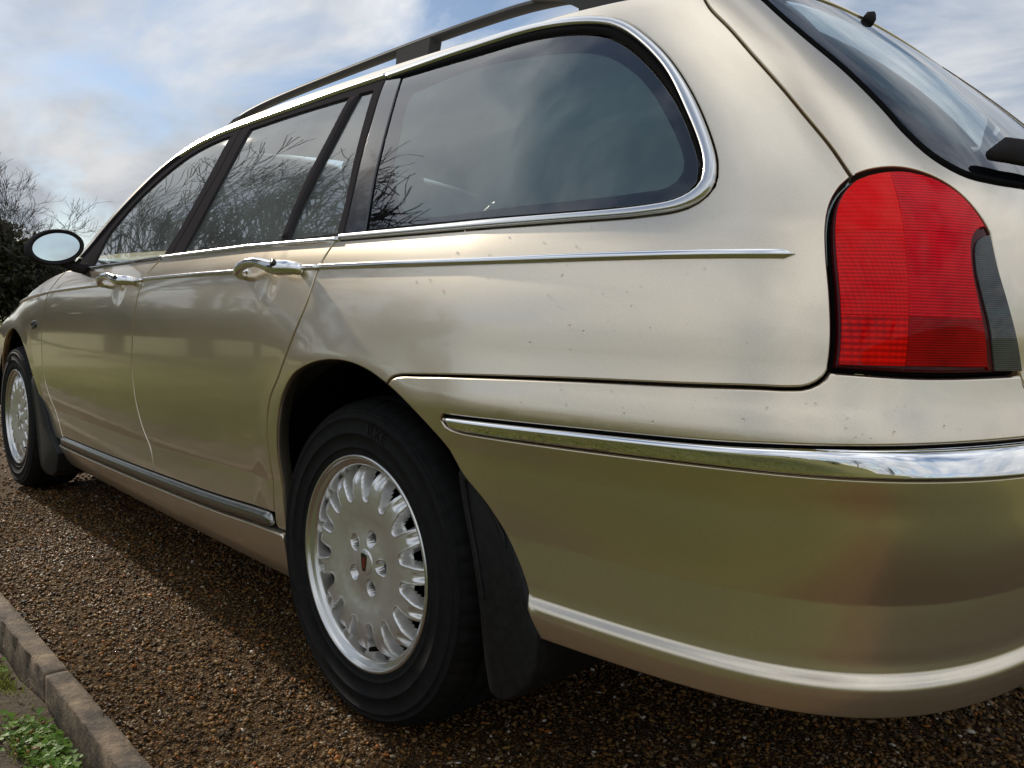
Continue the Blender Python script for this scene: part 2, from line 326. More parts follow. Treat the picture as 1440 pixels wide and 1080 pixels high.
def panel(name, outline, mt, parent, holes=(), gap=.0018, rad=.0025, depth=.012, h=0., step=.022, zstep=None, extra=None, disp=None):
    zstep = zstep or step
    loops = [(outline, 1)]+[(q[::-1].copy() if area(q) > 0 else q, -1) for q in holes]
    V2, H, Tm, NB = [], [], [], []; F = []; cons = []; base = []; cnt = 0
    for L, sgn in loops:
        rings = [(gap, depth, 1.), (gap, rad, .95), (gap+.3*rad, .3*rad, .66), (gap+rad, 0., 0.)]
        idx = []
        for d, dep, bl in rings:
            P, n = inset(L, d); V2.append(P); H.append(np.full(len(P), -dep)); Tm.append(n); NB.append(np.full(len(P), bl))
            idx.append(np.arange(cnt, cnt+len(P))); cnt += len(P)
        for a, b in zip(idx[:-1], idx[1:]):
            k = len(a)
            for i in range(k): F.append((a[i], b[i], b[(i+1) % k], a[(i+1) % k]))
        base.append((idx[-1], V2[-1]))
    # interior points
    O = base[0][1]; u0, u1, z0, z1 = O[:, 0].min(), O[:, 0].max(), O[:, 1].min(), O[:, 1].max()
    gu = np.arange(u0+step*.5, u1, step); gz = np.arange(z0+zstep*.5, z1, zstep)
    G = np.stack(np.meshgrid(gu, gz, indexing='ij'), -1).reshape(-1, 2) if len(gu) and len(gz) else np.zeros((0, 2))
    if extra is not None:
        E_ = np.asarray(extra, float); G = np.vstack([G[~near(G, E_, .012)], E_])
    if len(G):
        ok = inside(G, O) & ~near(G, O, .45*min(step, zstep))
        for _, Hh in base[1:]: ok &= ~inside(G, Hh) & ~near(G, Hh, .45*min(step, zstep))
        G = G[ok]
    cv = []; ce = []; mp = []
    for idx, P in base:
        o = len(cv); k = len(P); cv += [Vector(q) for q in P]; mp += list(idx); ce += [(o+i, o+(i+1) % k) for i in range(k)]
    for q in G: cv.append(Vector(q))
    mp += list(range(cnt, cnt+len(G)))
    V2.append(G); H.append(np.zeros(len(G))); Tm.append(np.zeros((len(G), 2))); NB.append(np.zeros(len(G)))
    ov, oe, of, ovi, _, _ = geometry.delaunay_2d_cdt(cv, ce, [], 0, 1e-7)
    V2 = np.vstack(V2); H = np.concatenate(H); Tm = np.vstack(Tm); NB = np.concatenate(NB)
    omap = []; add = []
    for j, src in enumerate(ovi):
        if src: omap.append(mp[src[0]])
        else: omap.append(len(V2)+len(add)); add.append(tuple(ov[j]))
    if add:
        A = np.array(add); V2 = np.vstack([V2, A]); H = np.concatenate([H, np.zeros(len(A))]); Tm = np.vstack([Tm, np.zeros((len(A), 2))]); NB = np.concatenate([NB, np.zeros(len(A))])
    T = np.array([f_ for f_ in of if len(f_) == 3])
    cen = np.array([[(ov[a][0]+ov[b][0]+ov[c][0])/3, (ov[a][1]+ov[b][1]+ov[c][1])/3] for a, b, c in T])
    ok = inside(cen, O)
    for _, Hh in base[1:]: ok &= ~inside(cen, Hh)
    for (a, b, c) in T[ok]: F.append((omap[c], omap[b], omap[a]))
    su, sv, n = SD(V2[:, 0], V2[:, 1]); hh = H+h+(disp(V2[:, 0], V2[:, 1]) if disp else 0)
    P3 = S(V2[:, 0], V2[:, 1])+n*hh[:, None]
    if disp:
        e = 2e-3
        q = lambda a, b: S(a, b)+SD(a, b)[2]*(np.asarray(disp(a, b))+h)[:, None]
        n = -nrm(np.cross(q(V2[:, 0]+e, V2[:, 1])-q(V2[:, 0]-e, V2[:, 1]), q(V2[:, 0], V2[:, 1]+e)-q(V2[:, 0], V2[:, 1]-e)))
    t3 = nrm(su*Tm[:, :1]+sv*Tm[:, 1:]+1e-9)
    ang = NB*math.pi/2; N = nrm(n*np.cos(ang)[:, None]+t3*np.sin(ang)[:, None])
    return mesh(name, P3, F, mt, parent, True, N)

def ribbon(name, A, B, mt, parent, h0=.0, bulge=.004, n=None, k=9, taper=(0, 0), flat=2.0, prof=None, tilt=None):
    """a trim strip between two (u,z) curves with a rounded section"""
    n = n or max(8, int(np.linalg.norm(np.diff(A, axis=0), axis=1).sum()/.012))
    A = resample(A, n=n); B = resample(B, n=n); t = np.linspace(0, 1, k)
    s = np.linspace(0, 1, n); e = np.ones(n)
    if taper[0]: e = np.minimum(e, np.sqrt(np.clip(1-(1-np.clip(s/taper[0], 0, 1))**2, 0, 1)))
    if taper[1]: e = np.minimum(e, np.sqrt(np.clip(1-(1-np.clip((1-s)/taper[1], 0, 1))**2, 0, 1)))
    C = (A+B)/2; A = C+(A-C)*e[:, None]; B = C+(B-C)*e[:, None]
    UV = A[:, None, :]*(1-t)[None, :, None]+B[:, None, :]*t[None, :, None]
    prof_ = h0+bulge*np.clip(1-np.abs(2*t-1)**(flat*1.25), 0, 1)**(1/flat)
    prof = prof_ if prof is None else h0+np.interp(t, prof[0], prof[1])
    hh = prof[None, :]*(.25+.75*e[:, None]); hh = hh+(tilt(s)[:, None]*(t-.5)[None, :] if tilt else 0); hh[:, 0] = -.003; hh[:, -1] = -.003
    P = on(UV[..., 0].ravel(), UV[..., 1].ravel(), hh.ravel())
    F = []
    for i in range(n-1):
        for j in range(k-1):
            a = i*k+j; F.append((a, a+1, a+k+1, a+k))
    F.append(tuple(range(k))[::-1]); F.append(tuple(range((n-1)*k, n*k)))
    o = mesh(name, P, F, mt, parent); fix_normals(o); return o
def fix_normals(o):
    import bmesh
    b = bmesh.new(); b.from_mesh(o.data); bmesh.ops.recalc_face_normals(b, faces=b.faces); b.to_mesh(o.data); b.free()
def shift(C, dz, du=0.): return np.asarray(C)+np.array([du, dz])

def tube(path, rad, k=10, squash=None, frame_up=Vector((0, 0, 1)), cap=True):
    """swept tube; rad is one number or one per point, or (a, b) pairs for an elliptic section"""
    P = [Vector(q) for q in path]; n = len(P); V = []; F = []
    rr = [rad]*n if not hasattr(rad, '__len__') else list(rad)
    for i, p in enumerate(P):
        t = (P[min(i+1, n-1)]-P[max(i-1, 0)]).normalized()
        s = t.cross(frame_up)
        s = s.normalized() if s.length > 1e-4 else t.orthogonal().normalized(); v = s.cross(t)
        a, b = rr[i] if hasattr(rr[i], '__len__') else (rr[i], rr[i])
        for j in range(k):
            th = 2*math.pi*j/k; V.append(p+s*a*math.cos(th)+v*b*math.sin(th))
    for i in range(n-1):
        for j in range(k):
            a = i*k+j; b = i*k+(j+1) % k; F.append((a, b, b+k, a+k))
    if cap: F.append(tuple(range(k))[::-1]); F.append(tuple(range((n-1)*k, n*k)))
    return V, F
def tube_obj(name, path, rad, mt, parent, k=10, **kw):
    v, f_ = tube(path, rad, k, **kw); o = mesh(name, v, f_, mt, parent); fix_normals(o); return o
def join(parts):
    V = []; F = []
    for v, f_ in parts:
        o = len(V); V += list(v); F += [tuple(i+o for i in q) for q in f_]
    return V, F
def rbox(name, size, mt, parent, loc=(0, 0, 0), rot=(0, 0, 0), n=3.2, seg=14):
    """soft superellipsoid block"""
    V = []; F = []; a, b = seg*2, seg
    sg = lambda x, e: math.copysign(abs(x)**e, x)
    for i in range(b+1):
        ph = -math.pi/2+math.pi*i/b
        for j in range(a):
            th = 2*math.pi*j/a; e = 2/n
            V.append((size[0]/2*sg(math.cos(ph), e)*sg(math.cos(th), e), size[1]/2*sg(math.cos(ph), e)*sg(math.sin(th), e), size[2]/2*sg(math.sin(ph), e)))
    for i in range(b):
        for j in range(a): F.append((i*a+j, i*a+(j+1) % a, (i+1)*a+(j+1) % a, (i+1)*a+j))
    o = mesh(name, V, F, mt, parent); o.location = loc; o.rotation_euler = rot; return o
def lathe(prof, n, k0=0):
    V = []; F = []; m_ = len(prof)
    for i in range(n):
        th = 2*math.pi*i/n
        for r, y in prof: V.append((r*math.cos(th), y, r*math.sin(th)))
    for i in range(n):
        for j in range(m_-1):
            a = i*m_+j; b = ((i+1) % n)*m_+j; F.append((a, b, b+1, a+1))
    return V, F

# ------------------------------------------------------------------ feature lines of the side, (u, z)
FF = curve([(1.958,.932),(2.054,.89),(2.135,.848),(2.18,.79),(2.217,.70),(2.23,.60),(2.222,.50),(2.18,.425),(2.125,.365),(2.09,.306)])
FG = curve([(1.009,.936),(1.063,.90),(1.097,.87),(1.125,.81),(1.15,.722),(1.163,.659),(1.166,.603),(1.155,.513),(1.13,.438),(1.10,.385),(1.09,.322)])
RG = curve([(.10,.932),(.118,.903),(.13,.88),(.145,.815),(.177,.758),(.221,.699),(.26,.654),(.302,.613),(.325,.564),(.333,.501),(.336,.434),(.345,.347)])
DB = Sp([(.20,.350),(.345,.346),(.66,.332),(1.09,.322),(2.09,.306),(2.3,.303)])
def dbc(a, b, dz=0.): x = np.linspace(a, b, max(3, int(abs(a-b)/.02))); return np.stack([x, DB(x)+dz], -1)
ARCH = curve([(.300,.24),(.297,.33),(.297,.43),(.290,.51),(.255,.60),(.19,.66),(.10,.692),(.03,.703),(-.04,.702),(-.10,.691),(-.158,.672)])
BFRONT = curve([(-.158,.672),(-.217,.645),(-.274,.610),(-.31,.58),(-.341,.542),(-.385,.505),(-.419,.462),(-.450,.410),(-.466,.372)])
BTOP = curve([(-.158,.672),(-.168,.682),(-.188,.689),(-.251,.694),(-.364,.700),(-.577,.708),(-.734,.712),(-.82,.715),(-.85,.7155),(-.870,.718),(-.885,.727),(-.892,.737)], .008)
LAMPL = curve([(-.892,.737),(-.894,.754),(-.895,.78),(-.894,.82),(-.892,.866),(-.893,.902),(-.899,.927),(-.911,.947),(-.925,.96)], .008)
LAMPT = curve([(-.925,.96),(-.945,.968),(-.975,.973),(-.999,.972),(-1.026,.965),(-1.049,.953),(-1.067,.937),(-1.082,.917),(-1.091,.901)], .008)
LAMPR = curve([(-1.091,.901),(-1.099,.855),(-1.113,.819),(-1.129,.786),(-1.142,.758),(-1.150,.736)], .008)
LAMPB = curve([(-1.150,.736),(-.997,.733),(-.892,.737)], .008)
GREY = curve([(-1.091,.901),(-1.070,.895),(-1.060,.885),(-1.057,.853),(-1.066,.817),(-1.076,.791),(-1.091,.737)], .006)
TG = curve([(-.925,.963),(-.907,1.004),(-.883,1.045),(-.855,1.089),(-.814,1.143),(-.770,1.194),(-.721,1.238),(-.700,1.262),(-.688,1.275)])
RGL = curve([(-.80,1.285),(-.843,1.250),(-.862,1.23),(-.913,1.174),(-.961,1.119),(-.997,1.061),(-1.015,1.024),(-1.039,.993),(-1.077,.973),(-1.126,.968),(-1.207,.969),(UC,.975)])
ROOF = curve([(-.688,1.275),(-.55,1.287),(-.368,1.301),(-.193,1.313),(.031,1.330),(.461,1.347),(.80,1.352),(1.05,1.346),(1.272,1.320),(1.489,1.245),(1.617,1.180),(1.82,1.062),(1.945,.985)])
TOPC = curve([(.193,1.313),(.41,1.317),(.637,1.3175),(.884,1.319),(1.069,1.3165),(1.236,1.298),(1.389,1.255),(1.474,1.215),(1.593,1.148),(1.725,1.066),(1.85,.982)])
QOUT = curve([(.193,1.313),(-.074,1.311),(-.209,1.305),(-.333,1.289),(-.415,1.269),(-.493,1.244),(-.573,1.209),(-.655,1.155),(-.718,1.085),(-.755,1.015),(-.763,.985),(-.760,.957),(-.742,.940),(-.719,.931),(-.661,.926),(-.507,.926),(-.302,.928),(.085,.933)])
QIN = curve([(.186,1.297),(-.088,1.294),(-.279,1.284),(-.418,1.255),(-.488,1.232),(-.581,1.188),(-.655,1.133),(-.706,1.066),(-.738,1.007),(-.744,.982),(-.739,.958),(-.712,.944),(-.659,.938),(-.296,.940),(.085,.944)])
QGL = poly(curve([(.120,1.285),(-.10,1.276),(-.285,1.266),(-.412,1.241),(-.483,1.217),(-.585,1.168),(-.680,1.090),(-.728,1.014),(-.737,.983),(-.731,.958),(-.707,.946),(-.658,.941),(-.294,.944),(.000,.948)]), curve([(.000,.948),(.033,1.03),(.060,1.119),(.113,1.268),(.120,1.285)]))
QFR = poly(curve([(.047,1.235),(-.119,1.247),(-.241,1.237),(-.37,1.218),(-.446,1.198),(-.526,1.170),(-.607,1.124),(-.674,1.056),(-.705,1.006),(-.709,.986),(-.695,.969),(-.635,.963),(-.381,.962),(-.157,.964),(-.093,.981),(-.043,1.021),(-.007,1.072),(.022,1.145),(.050,1.215),(.047,1.235)]))
CG = curve([(.193,1.296),(.150,1.175),(.115,1.063),(.082,.945)])
BG = curve([(.893,1.305),(.880,1.169),(.905,1.071),(.955,.945)])
RDGL = poly(curve([(.826,1.290),(.556,1.288),(.32,1.281)]), curve([(.32,1.281),(.322,1.178),(.333,1.094),(.342,1.02),(.340,.951)]), curve([(.340,.951),(.566,.954),(.872,.953)]), curve([(.872,.953),(.838,1.065),(.822,1.168),(.826,1.290)]))
QLGL = poly(curve([(.276,1.280),(.222,1.277)]), curve([(.222,1.277),(.161,1.115),(.125,1.01),(.112,.951)]), curve([(.112,.951),(.300,.951)]), curve([(.300,.951),(.303,1.009),(.289,1.094),(.279,1.176),(.276,1.280)]))
FDGL = poly(curve([(1.66,.942),(1.655,1.035),(1.597,1.085),(1.503,1.150),(1.345,1.224),(1.204,1.268),(1.075,1.286),(.946,1.290)]), curve([(.946,1.290),(.940,1.164),(.958,1.055),(1.012,.948)]), curve([(1.012,.948),(1.34,.944),(1.66,.942)]))

# ------------------------------------------------------------------ the setting
def terrain(name, x0, x1, y0, y1, z, mt, nx=1, ny=1, fn=None):
    xs = np.linspace(x0, x1, nx+1); ys = np.linspace(y0, y1, ny+1)
    V = [(x, y, z+(fn(x, y) if fn else 0)) for x in xs for y in ys]; F = []
    for i in range(nx):
        for j in range(ny):
            a = i*(ny+1)+j; F.append((a, a+ny+1, a+ny+2, a+1))
    o = mesh(name, V, F, mt); o['kind'] = 'structure'; return o
m = mat('gravel_bed', (.075, .05, .03), .9, spec=.1); a_ = noise(m, 90, 5, .7); b_ = noise(m, 1.4, 4, .6)
vo = nd(m, 'ShaderNodeTexVoronoi'); vo.inputs['Scale'].default_value = 170; tq = nd(m, 'ShaderNodeTexCoord'); ln(m, tq.outputs['Object'], vo.inputs['Vector'])
cr = ramp(m, vo.outputs['Color'], [(.1, (.030, .017, .008)), (.45, (.12, .060, .020)), (.75, (.19, .105, .035)), (.95, (.34, .26, .16))])
ln(m, mixc(m, a_.outputs['Fac'], cr.outputs[0], (.030, .021, .013)), bsdf(m).inputs['Base Color']); bump(m, vo.outputs['Distance'], .9, .006)
m = mat('grass_ground', (.06, .11, .02), .9); a_ = noise(m, 2.2, 6, .7); b_ = noise(m, 60, 3, .7)
ln(m, mixc(m, b_.outputs['Fac'], ramp(m, a_.outputs['Fac'], [(.3, (.108, .106, .012)), (.7, (.168, .160, .020))]).outputs[0], (.098, .092, .012)), bsdf(m).inputs['Base Color']); bump(m, b_.outputs['Fac'], .8, .04)
m = mat('soil', (.09, .062, .038), .9); a_ = noise(m, 26, 7, .7); b_ = noise(m, 4, 3, .6)
ln(m, mixc(m, b_.outputs['Fac'], ramp(m, a_.outputs['Fac'], [(.3, (.040, .025, .011)), (.7, (.12, .080, .040))]).outputs[0], (.055, .036, .018)), bsdf(m).inputs['Base Color']); bump(m, a_.outputs['Fac'], .8, .02)
m = mat('kerb_concrete', (.24, .20, .15), .85); a_ = noise(m, 16, 8, .75); b_ = noise(m, 120, 4, .7)
ln(m, mixc(m, mth(m, 'MULTIPLY', b_.outputs['Fac'], .35), ramp(m, a_.outputs['Fac'], [(.38, (.028, .018, .010)), (.50, (.115, .076, .042)), (.66, (.32, .225, .13))]).outputs[0], (.15, .125, .095)), bsdf(m).inputs['Base Color']); bump(m, b_.outputs['Fac'], .8, .008)

terrain('ground', -400, 1200, -400, 1200, -.075, 'grass_ground')
terrain('gravel_drive', -1.9, 30, -4.2, 1.222, -.008, 'gravel_bed')
terrain('verge_soil', -.12, 22, 1.27, 1.62, -.055, 'soil', 200, 10, lambda x, y: .012*math.sin(x*7.1+y*3)+.010*math.sin(x*17-y*21)-.024*smooth(1.48, 1.62, y))

kerb = empty('kerb', (0, 1.2435, 0)); kerb['kind'] = 'structure'
kx = .56-.9175*1
ki = 0
while kx < 12:
    L_ = .915; V = []; F = []; rr = np.random.default_rng(100+ki)
    nx = 46; sect = [(.0225,-.14),(.0225,-.01),(.0222,.0155),(.0205,.0185),(.010,.0195),(-.006,.0195),(-.0205,.0185),(-.0222,.0155),(-.0225,-.02),(-.0225,-.14)]
    for i in range(nx+1):
        x = L_*i/nx; e = min(i, nx-i); ed = .002 if e == 0 else 0
        for j, (a, b) in enumerate(sect):
            chip = (rr.random()**9)*.009 if j in (2, 3, 6, 7) else (rr.random()-.5)*.0016
            V.append((x, -a+(.5 if a > 0 else -.5)*0+math.copysign(chip, a) if j in (2, 3, 6, 7) else -a, b-ed-(chip*.8 if j in (2, 3, 4, 5, 6, 7) else 0)))
    k = len(sect)
    for i in range(nx):
        for j in range(k-1): F.append((i*k+j, i*k+j+1, (i+1)*k+j+1, (i+1)*k+j))
    F.append(tuple(range(k))); F.append(tuple(range(nx*k, nx*k+k))[::-1])
    o = mesh('kerb_stone', V, F, 'kerb_concrete', kerb); fix_normals(o)
    o.location = (kx, rr.normal(0, .0018), rr.normal(0, .002)); o.rotation_euler = (rr.normal(0, .006), rr.normal(0, .0015), rr.normal(0, .001))
    kx += L_+.0025; ki += 1

# loose stones of the drive
def icos():
    t = (1+5**.5)/2
    v = np.array([(-1,t,0),(1,t,0),(-1,-t,0),(1,-t,0),(0,-1,t),(0,1,t),(0,-1,-t),(0,1,-t),(t,0,-1),(t,0,1),(-t,0,-1),(-t,0,1)], float); v /= np.linalg.norm(v[0])
    f_ = np.array([(0,11,5),(0,5,1),(0,1,7),(0,7,10),(0,10,11),(1,5,9),(5,11,4),(11,10,2),(10,7,6),(7,1,8),(3,9,4),(3,4,2),(3,2,6),(3,6,8),(3,8,9),(4,9,5),(2,4,11),(6,2,10),(8,6,7),(9,8,1)])
    return v, f_
def stones(name, pts, size, mt, seed, sink=.25, label=None):
    rg = np.random.default_rng(seed); v, f_ = icos(); n = len(pts)
    q = rg.normal(size=(n, 4)); q /= np.linalg.norm(q, axis=1, keepdims=True); a, b, c, d = q.T
    Rm = np.stack([1-2*(c*c+d*d), 2*(b*c-a*d), 2*(b*d+a*c), 2*(b*c+a*d), 1-2*(b*b+d*d), 2*(c*d-a*b), 2*(b*d-a*c), 2*(c*d+a*b), 1-2*(b*b+c*c)], -1).reshape(n, 3, 3)
    sc3 = size[:, None]*np.stack([rg.uniform(.8, 1.45, n), rg.uniform(.65, 1.0, n), rg.uniform(.35, .7, n)], -1)
    jit = 1+rg.uniform(-.34, .34, (n, 12, 1))
    P = np.einsum('nij,nkj->nki', Rm, v[None]*jit*sc3[:, None, :]); P[..., 2] *= .6
    P += pts[:, None, :]; P[..., 2] += (size*(.5-sink))[:, None]
    me = bpy.data.meshes.new(name); V = P.reshape(-1, 3); F = (f_[None]+(np.arange(n)*12)[:, None, None]).reshape(-1)
    me.vertices.add(len(V)); me.vertices.foreach_set('co', V.ravel()); me.loops.add(len(F)); me.loops.foreach_set('vertex_index', F.astype(np.int32))
    me.polygons.add(len(F)//3); me.polygons.foreach_set('loop_start', np.arange(0, len(F), 3, dtype=np.int32))
    at = me.attributes.new('stone', 'FLOAT', 'POINT'); at.data.foreach_set('value', np.repeat(rg.random(n), 12).astype(np.float32))
    me.update(); me.validate(); me.materials.append(MATS[mt])
    o = link(bpy.data.objects.new(name, me)); o['kind'] = 'stuff'; o['label'] = label; o['category'] = 'gravel'; return o
m = mat('pebbles', (.2, .13, .07), .6, spec=.15)
at = nd(m, 'ShaderNodeAttribute'); at.attribute_name = 'stone'
cr = ramp(m, at.outputs['Fac'], [(0, (.018, .010, .004)), (.20, (.115, .053, .012)), (.42, (.20, .095, .022)), (.56, (.060, .040, .022)), (.64, (.28, .150, .040)), (.76, (.36, .115, .020)), (.80, (.19, .125, .06)), (.945, (.36, .28, .17)), (.988, (.70, .65, .54))])
cr.color_ramp.interpolation = 'CONSTANT'
pn = noise(m, 160, 3, .6); ln(m, mixc(m, mth(m, 'MULTIPLY', pn.outputs['Fac'], .6), cr.outputs[0], (.07, .04, .017)), bsdf(m).inputs['Base Color'])
pr = noise(m, 2.5, 3, .6); ln(m, ramp(m, pr.outputs['Fac'], [(.3, (.38,)*3), (.7, (.85,)*3)]).outputs[0], bsdf(m).inputs['Roughness'])
def scatter(n, x0, x1, y0, y1, seed):
    rg = np.random.default_rng(seed); return np.stack([rg.uniform(x0, x1, n), rg.uniform(y0, y1, n), np.zeros(n)-.006], -1)
LB = 'small brown and cream loose gravel stones covering the drive under the car'
rg = np.random.default_rng(5)
def grav(name, n, x0, x1, y0, y1, s0, s1, seed, lab):
    r_ = np.random.default_rng(seed+50); sz_ = s0+(s1-s0)*r_.random(n)**3.4
    return stones(name, scatter(n, x0, x1, y0, y1, seed), sz_, 'pebbles', seed, label=lab)
grav('gravel', 62000, -1.75, .9, .1, 1.225, .0020, .0072, 11, 'fine brown and cream gravel around the rear wheel')
grav('gravel', 30000, .9, 2.6, .1, 1.225, .0028, .0080, 12, 'fine brown gravel between the kerb and the car sill')
grav('gravel', 9000, 2.6, 6.5, -.6, 1.225, .006, .014, 13, 'brown gravel ahead of the front wheel')
grav('gravel', 15000, -1.5, .6, -.8, .1, .0045, .011, 14, 'shaded gravel under the rear of the car')
grav('gravel', 900, -.3, 2.2, 1.28, 1.75, .003, .008, 15, 'scattered stones on the bare soil beside the kerb')

# ------------------------------------------------------------------ the car
car = empty('estate_car'); tag(car, 'champagne gold estate car with chrome trim, seen from its rear corner', 'car')
SIDE = []                                           # left-hand parts, mirrored to the far side afterwards
def sp(o): SIDE.append(o); return o
def crease_pts(a, b): return [(u_, float(zcrease(u_))+d) for u_ in np.arange(a, b, .018) for d in (-.007, -.0022, .0022, .007)]
def scoop_pts(a, b): return [(a+r*math.cos(t)*1.15, b+r*math.sin(t)) for r in (.004, .009, .014, .019, .024, .029, .034, .039, .044, .049, .054, .06) for t in np.linspace(0, 2*math.pi, max(8, int(r*900)), endpoint=False)]
belt = lambda a, b: np.array([(x, np.interp(x, [.08, .48, .98, 1.64, 1.96], [.934, .940, .937, .929, .932])) for x in np.linspace(a, b, max(3, int(abs(a-b)/.015)))])

# doors
fdoor = sp(panel('front_door', poly(FF, dbc(2.09, 1.09), FG[::-1], belt(1.009, 1.958)), 'paint', car, extra=scoop_pts(*SCOOPS[1])+crease_pts(1.05, 2.25)))
rdoor = sp(panel('rear_door', poly(FG, dbc(1.09, .345), RG[::-1], belt(.10, 1.009)), 'paint', car, extra=scoop_pts(*SCOOPS[0])+crease_pts(.30, 1.2)))
# wing
wing_out = poly(FF[::-1], curve([(1.958,.932),(2.268,.900),(2.604,.845),(2.90,.775),(3.10,.70),(3.30,.60)]), curve([(3.30,.60),(3.42,.48),(3.42,.34)]), curve([(3.42,.34),(3.16,.30)]),
                curve([(3.16,.30),(3.139,.36),(3.10,.47),(3.02,.58),(2.90,.665),(2.746,.703),(2.60,.672),(2.48,.595),(2.40,.50),(2.345,.41),(2.27,.335),(2.24,.29)]), curve([(2.24,.29),(2.09,.290),(2.09,.306)]))
wing = sp(panel('front_wing', wing_out, 'paint', car, depth=.02, step=.03))
# quarter panel with the roof side
quarter_out = poly(RG, curve([(.345,.347),(.342,.315),(.299,.314)]), ARCH[ARCH[:, 1] > .316], BTOP[1:], LAMPL, TG, ROOF, curve([(1.945,.985),(1.85,.982)]), TOPC[::-1], QOUT[1:])
arch_pts = lambda xc: [(xc+r*math.cos(t), .315+r*math.sin(t)) for r in np.arange(.375, .46, .009) for t in np.linspace(-.1, math.pi+.1, 110)]
quarter = sp(panel('rear_quarter_panel', quarter_out, 'paint', car, step=.02, depth=.016, extra=arch_pts(0.)+crease_pts(.29, .36)))

def flange(name, C, mt, parent, d=.030, pull=.010, cx=0., cz=.315):
    C = np.asarray(C); a = on(C[:, 0], C[:, 1], -.003); _, _, n = SD(C[:, 0], C[:, 1])
    r = np.stack([C[:, 0]-cx, 0*C[:, 0], C[:, 1]-cz], -1); r = nrm(r)
    rows = [a, a-n*.006-r*.002, a-n*d+r*pull]
    V = np.concatenate(rows); k = len(C); F = [(j*k+i, j*k+i+1, (j+1)*k+i+1, (j+1)*k+i) for j in range(2) for i in range(k-1)]
    o = mesh(name, V, F, mt, parent); fix_normals(o); return o
flange('arch_return', np.vstack([ARCH, BFRONT[1:20]]), 'paint', quarter)
flange('arch_return', curve([(2.24,.29),(2.27,.335),(2.345,.41),(2.40,.50),(2.48,.595),(2.60,.672),(2.746,.703),(2.90,.665),(3.02,.58),(3.10,.47),(3.139,.36),(3.16,.30)]), 'paint', wing, cx=2.746)

# bumper with the long bright strip let into it
CSU = curve([(-.316,.636),(-.42,.6385),(-.563,.642),(-.774,.6475),(-.85,.6515),(-.921,.6545),(-.996,.657),(-1.147,.6605),(UC,.661)])
CSL = curve([(-.306,.628),(-.318,.619),(-.345,.6145),(-.40,.614),(-.566,.616),(-.775,.620),(-.851,.6205),(-.92,.6205),(-.994,.620),(-1.141,.619),(UC,.619)])
strip_hole = poly(CSU, CSL[::-1])
bump_out = poly(BTOP, LAMPB[::-1], curve([(-1.150,.736),(-1.155,.722),(-1.170,.710),(-1.25,.706),(UC,.706)]), curve([(UC,.706),(UC,.318)]), curve([(UC,.318),(-1.2,.320),(-.9,.322),(-.60,.318),(-.490,.316)]), curve([(-.490,.316),(-.480,.34),(-.466,.372)]), BFRONT[::-1])
ex = [(u_, z_) for u_ in np.arange(-UC*0-1.70, -.46, .02) for z_ in np.concatenate([np.arange(.34, .402, .0032), np.arange(.645, .672, .005), [zcrease(u_)-.007, zcrease(u_)-.0022, zcrease(u_)+.0022, zcrease(u_)+.007]])]
bumper = panel('rear_bumper', bump_out, 'paint', car, holes=[strip_hole], step=.02, zstep=.014, extra=ex, depth=.02, gap=.0012, rad=.004); SIDE.append(bumper)
def strip_disp(u, z): return 0*u
t_ = np.linspace(0, 1, 2)
ribbon('bumper_trim', CSU+np.array([0, -.0022]), np.vstack([CSL[2:]])+np.array([0, .0022]), 'mirror_chrome', bumper, h0=-.003, k=25, n=130, tilt=lambda q: .006*smooth(.18, .42, q)+.011*smooth(.36, .52, q), prof=([0,.03,.08,.15,.24,.36,.55,.8,.93,.98,1],[0,.0036,.0060,.0076,.0084,.0086,.0086,.0085,.0080,.0058,0]))
ribbon('trim_bed', CSU+np.array([.002, .0005]), CSL+np.array([.002, -.0005]), 'void', bumper, h0=-.009, bulge=.0, k=3, n=90)

# sill and its dark tread strip
sill = sp(panel('sill', poly(dbc(2.20, .345, -.037), curve([(.345, DB(.345)-.037), (.299,.309)]), curve([(.299,.309),(.300,.25),(.302,.19)]), curve([(.302,.19),(2.26,.19)]), curve([(2.26,.19),(2.24,.24),(2.20, DB(2.2)-.037)])), 'paint', car, h=.010, depth=.025, rad=.004, zstep=.015))
ribbon('sill_strip', dbc(2.10, .349, -.0015), dbc(2.10, .349, -.0365), 'sill_steel', sill, h0=.006, bulge=.006, k=7, taper=(.012, .02))

# tail lamp
lamp_out = poly(LAMPL, LAMPT, LAMPR, LAMPB)
lamp = sp(panel('tail_lamp', inset(lamp_out, .0035)[0], 'lamp_rim', car, h=.001, step=.012, gap=.0005, rad=.004, depth=.012)); lamp['label'] = 'red and smoked grey tail lamp'
gasket = panel('lamp_gasket', inset(lamp_out, -.0015)[0], 'rubber', lamp, h=-.010, step=.03, depth=.004)
red = inset(poly(LAMPL, LAMPT, GREY, curve([(-1.091,.737),(-.892,.737)], .008)), .0075)[0]
def clip(P, a, c, keep):                            # keep*(P[a]-c) > 0
    o = []
    for i in range(len(P)):
        p, q = P[i], P[(i+1) % len(P)]; dp, dq = keep*(p[a]-c), keep*(q[a]-c)
        if dp >= 0: o.append(p)
        if dp*dq < 0: t = dp/(dp-dq); o.append(p+(q-p)*t)
    return np.array(o)
def dens(P, st=.008):
    o = []
    for i in range(len(P)):
        p, q = P[i], P[(i+1) % len(P)]; k = max(1, int(np.linalg.norm(q-p)/st)); o += [p+(q-p)*j/k for j in range(k)]
    return poly(np.array(o))
DV, H1, H2 = -.969, .8935, .799
bulge = lambda u, z: .007*np.clip(1-((np.asarray(z)-.855)/.125)**2, 0, 1)*np.clip(1-((np.asarray(u)+.985)/.105)**2, 0, 1)
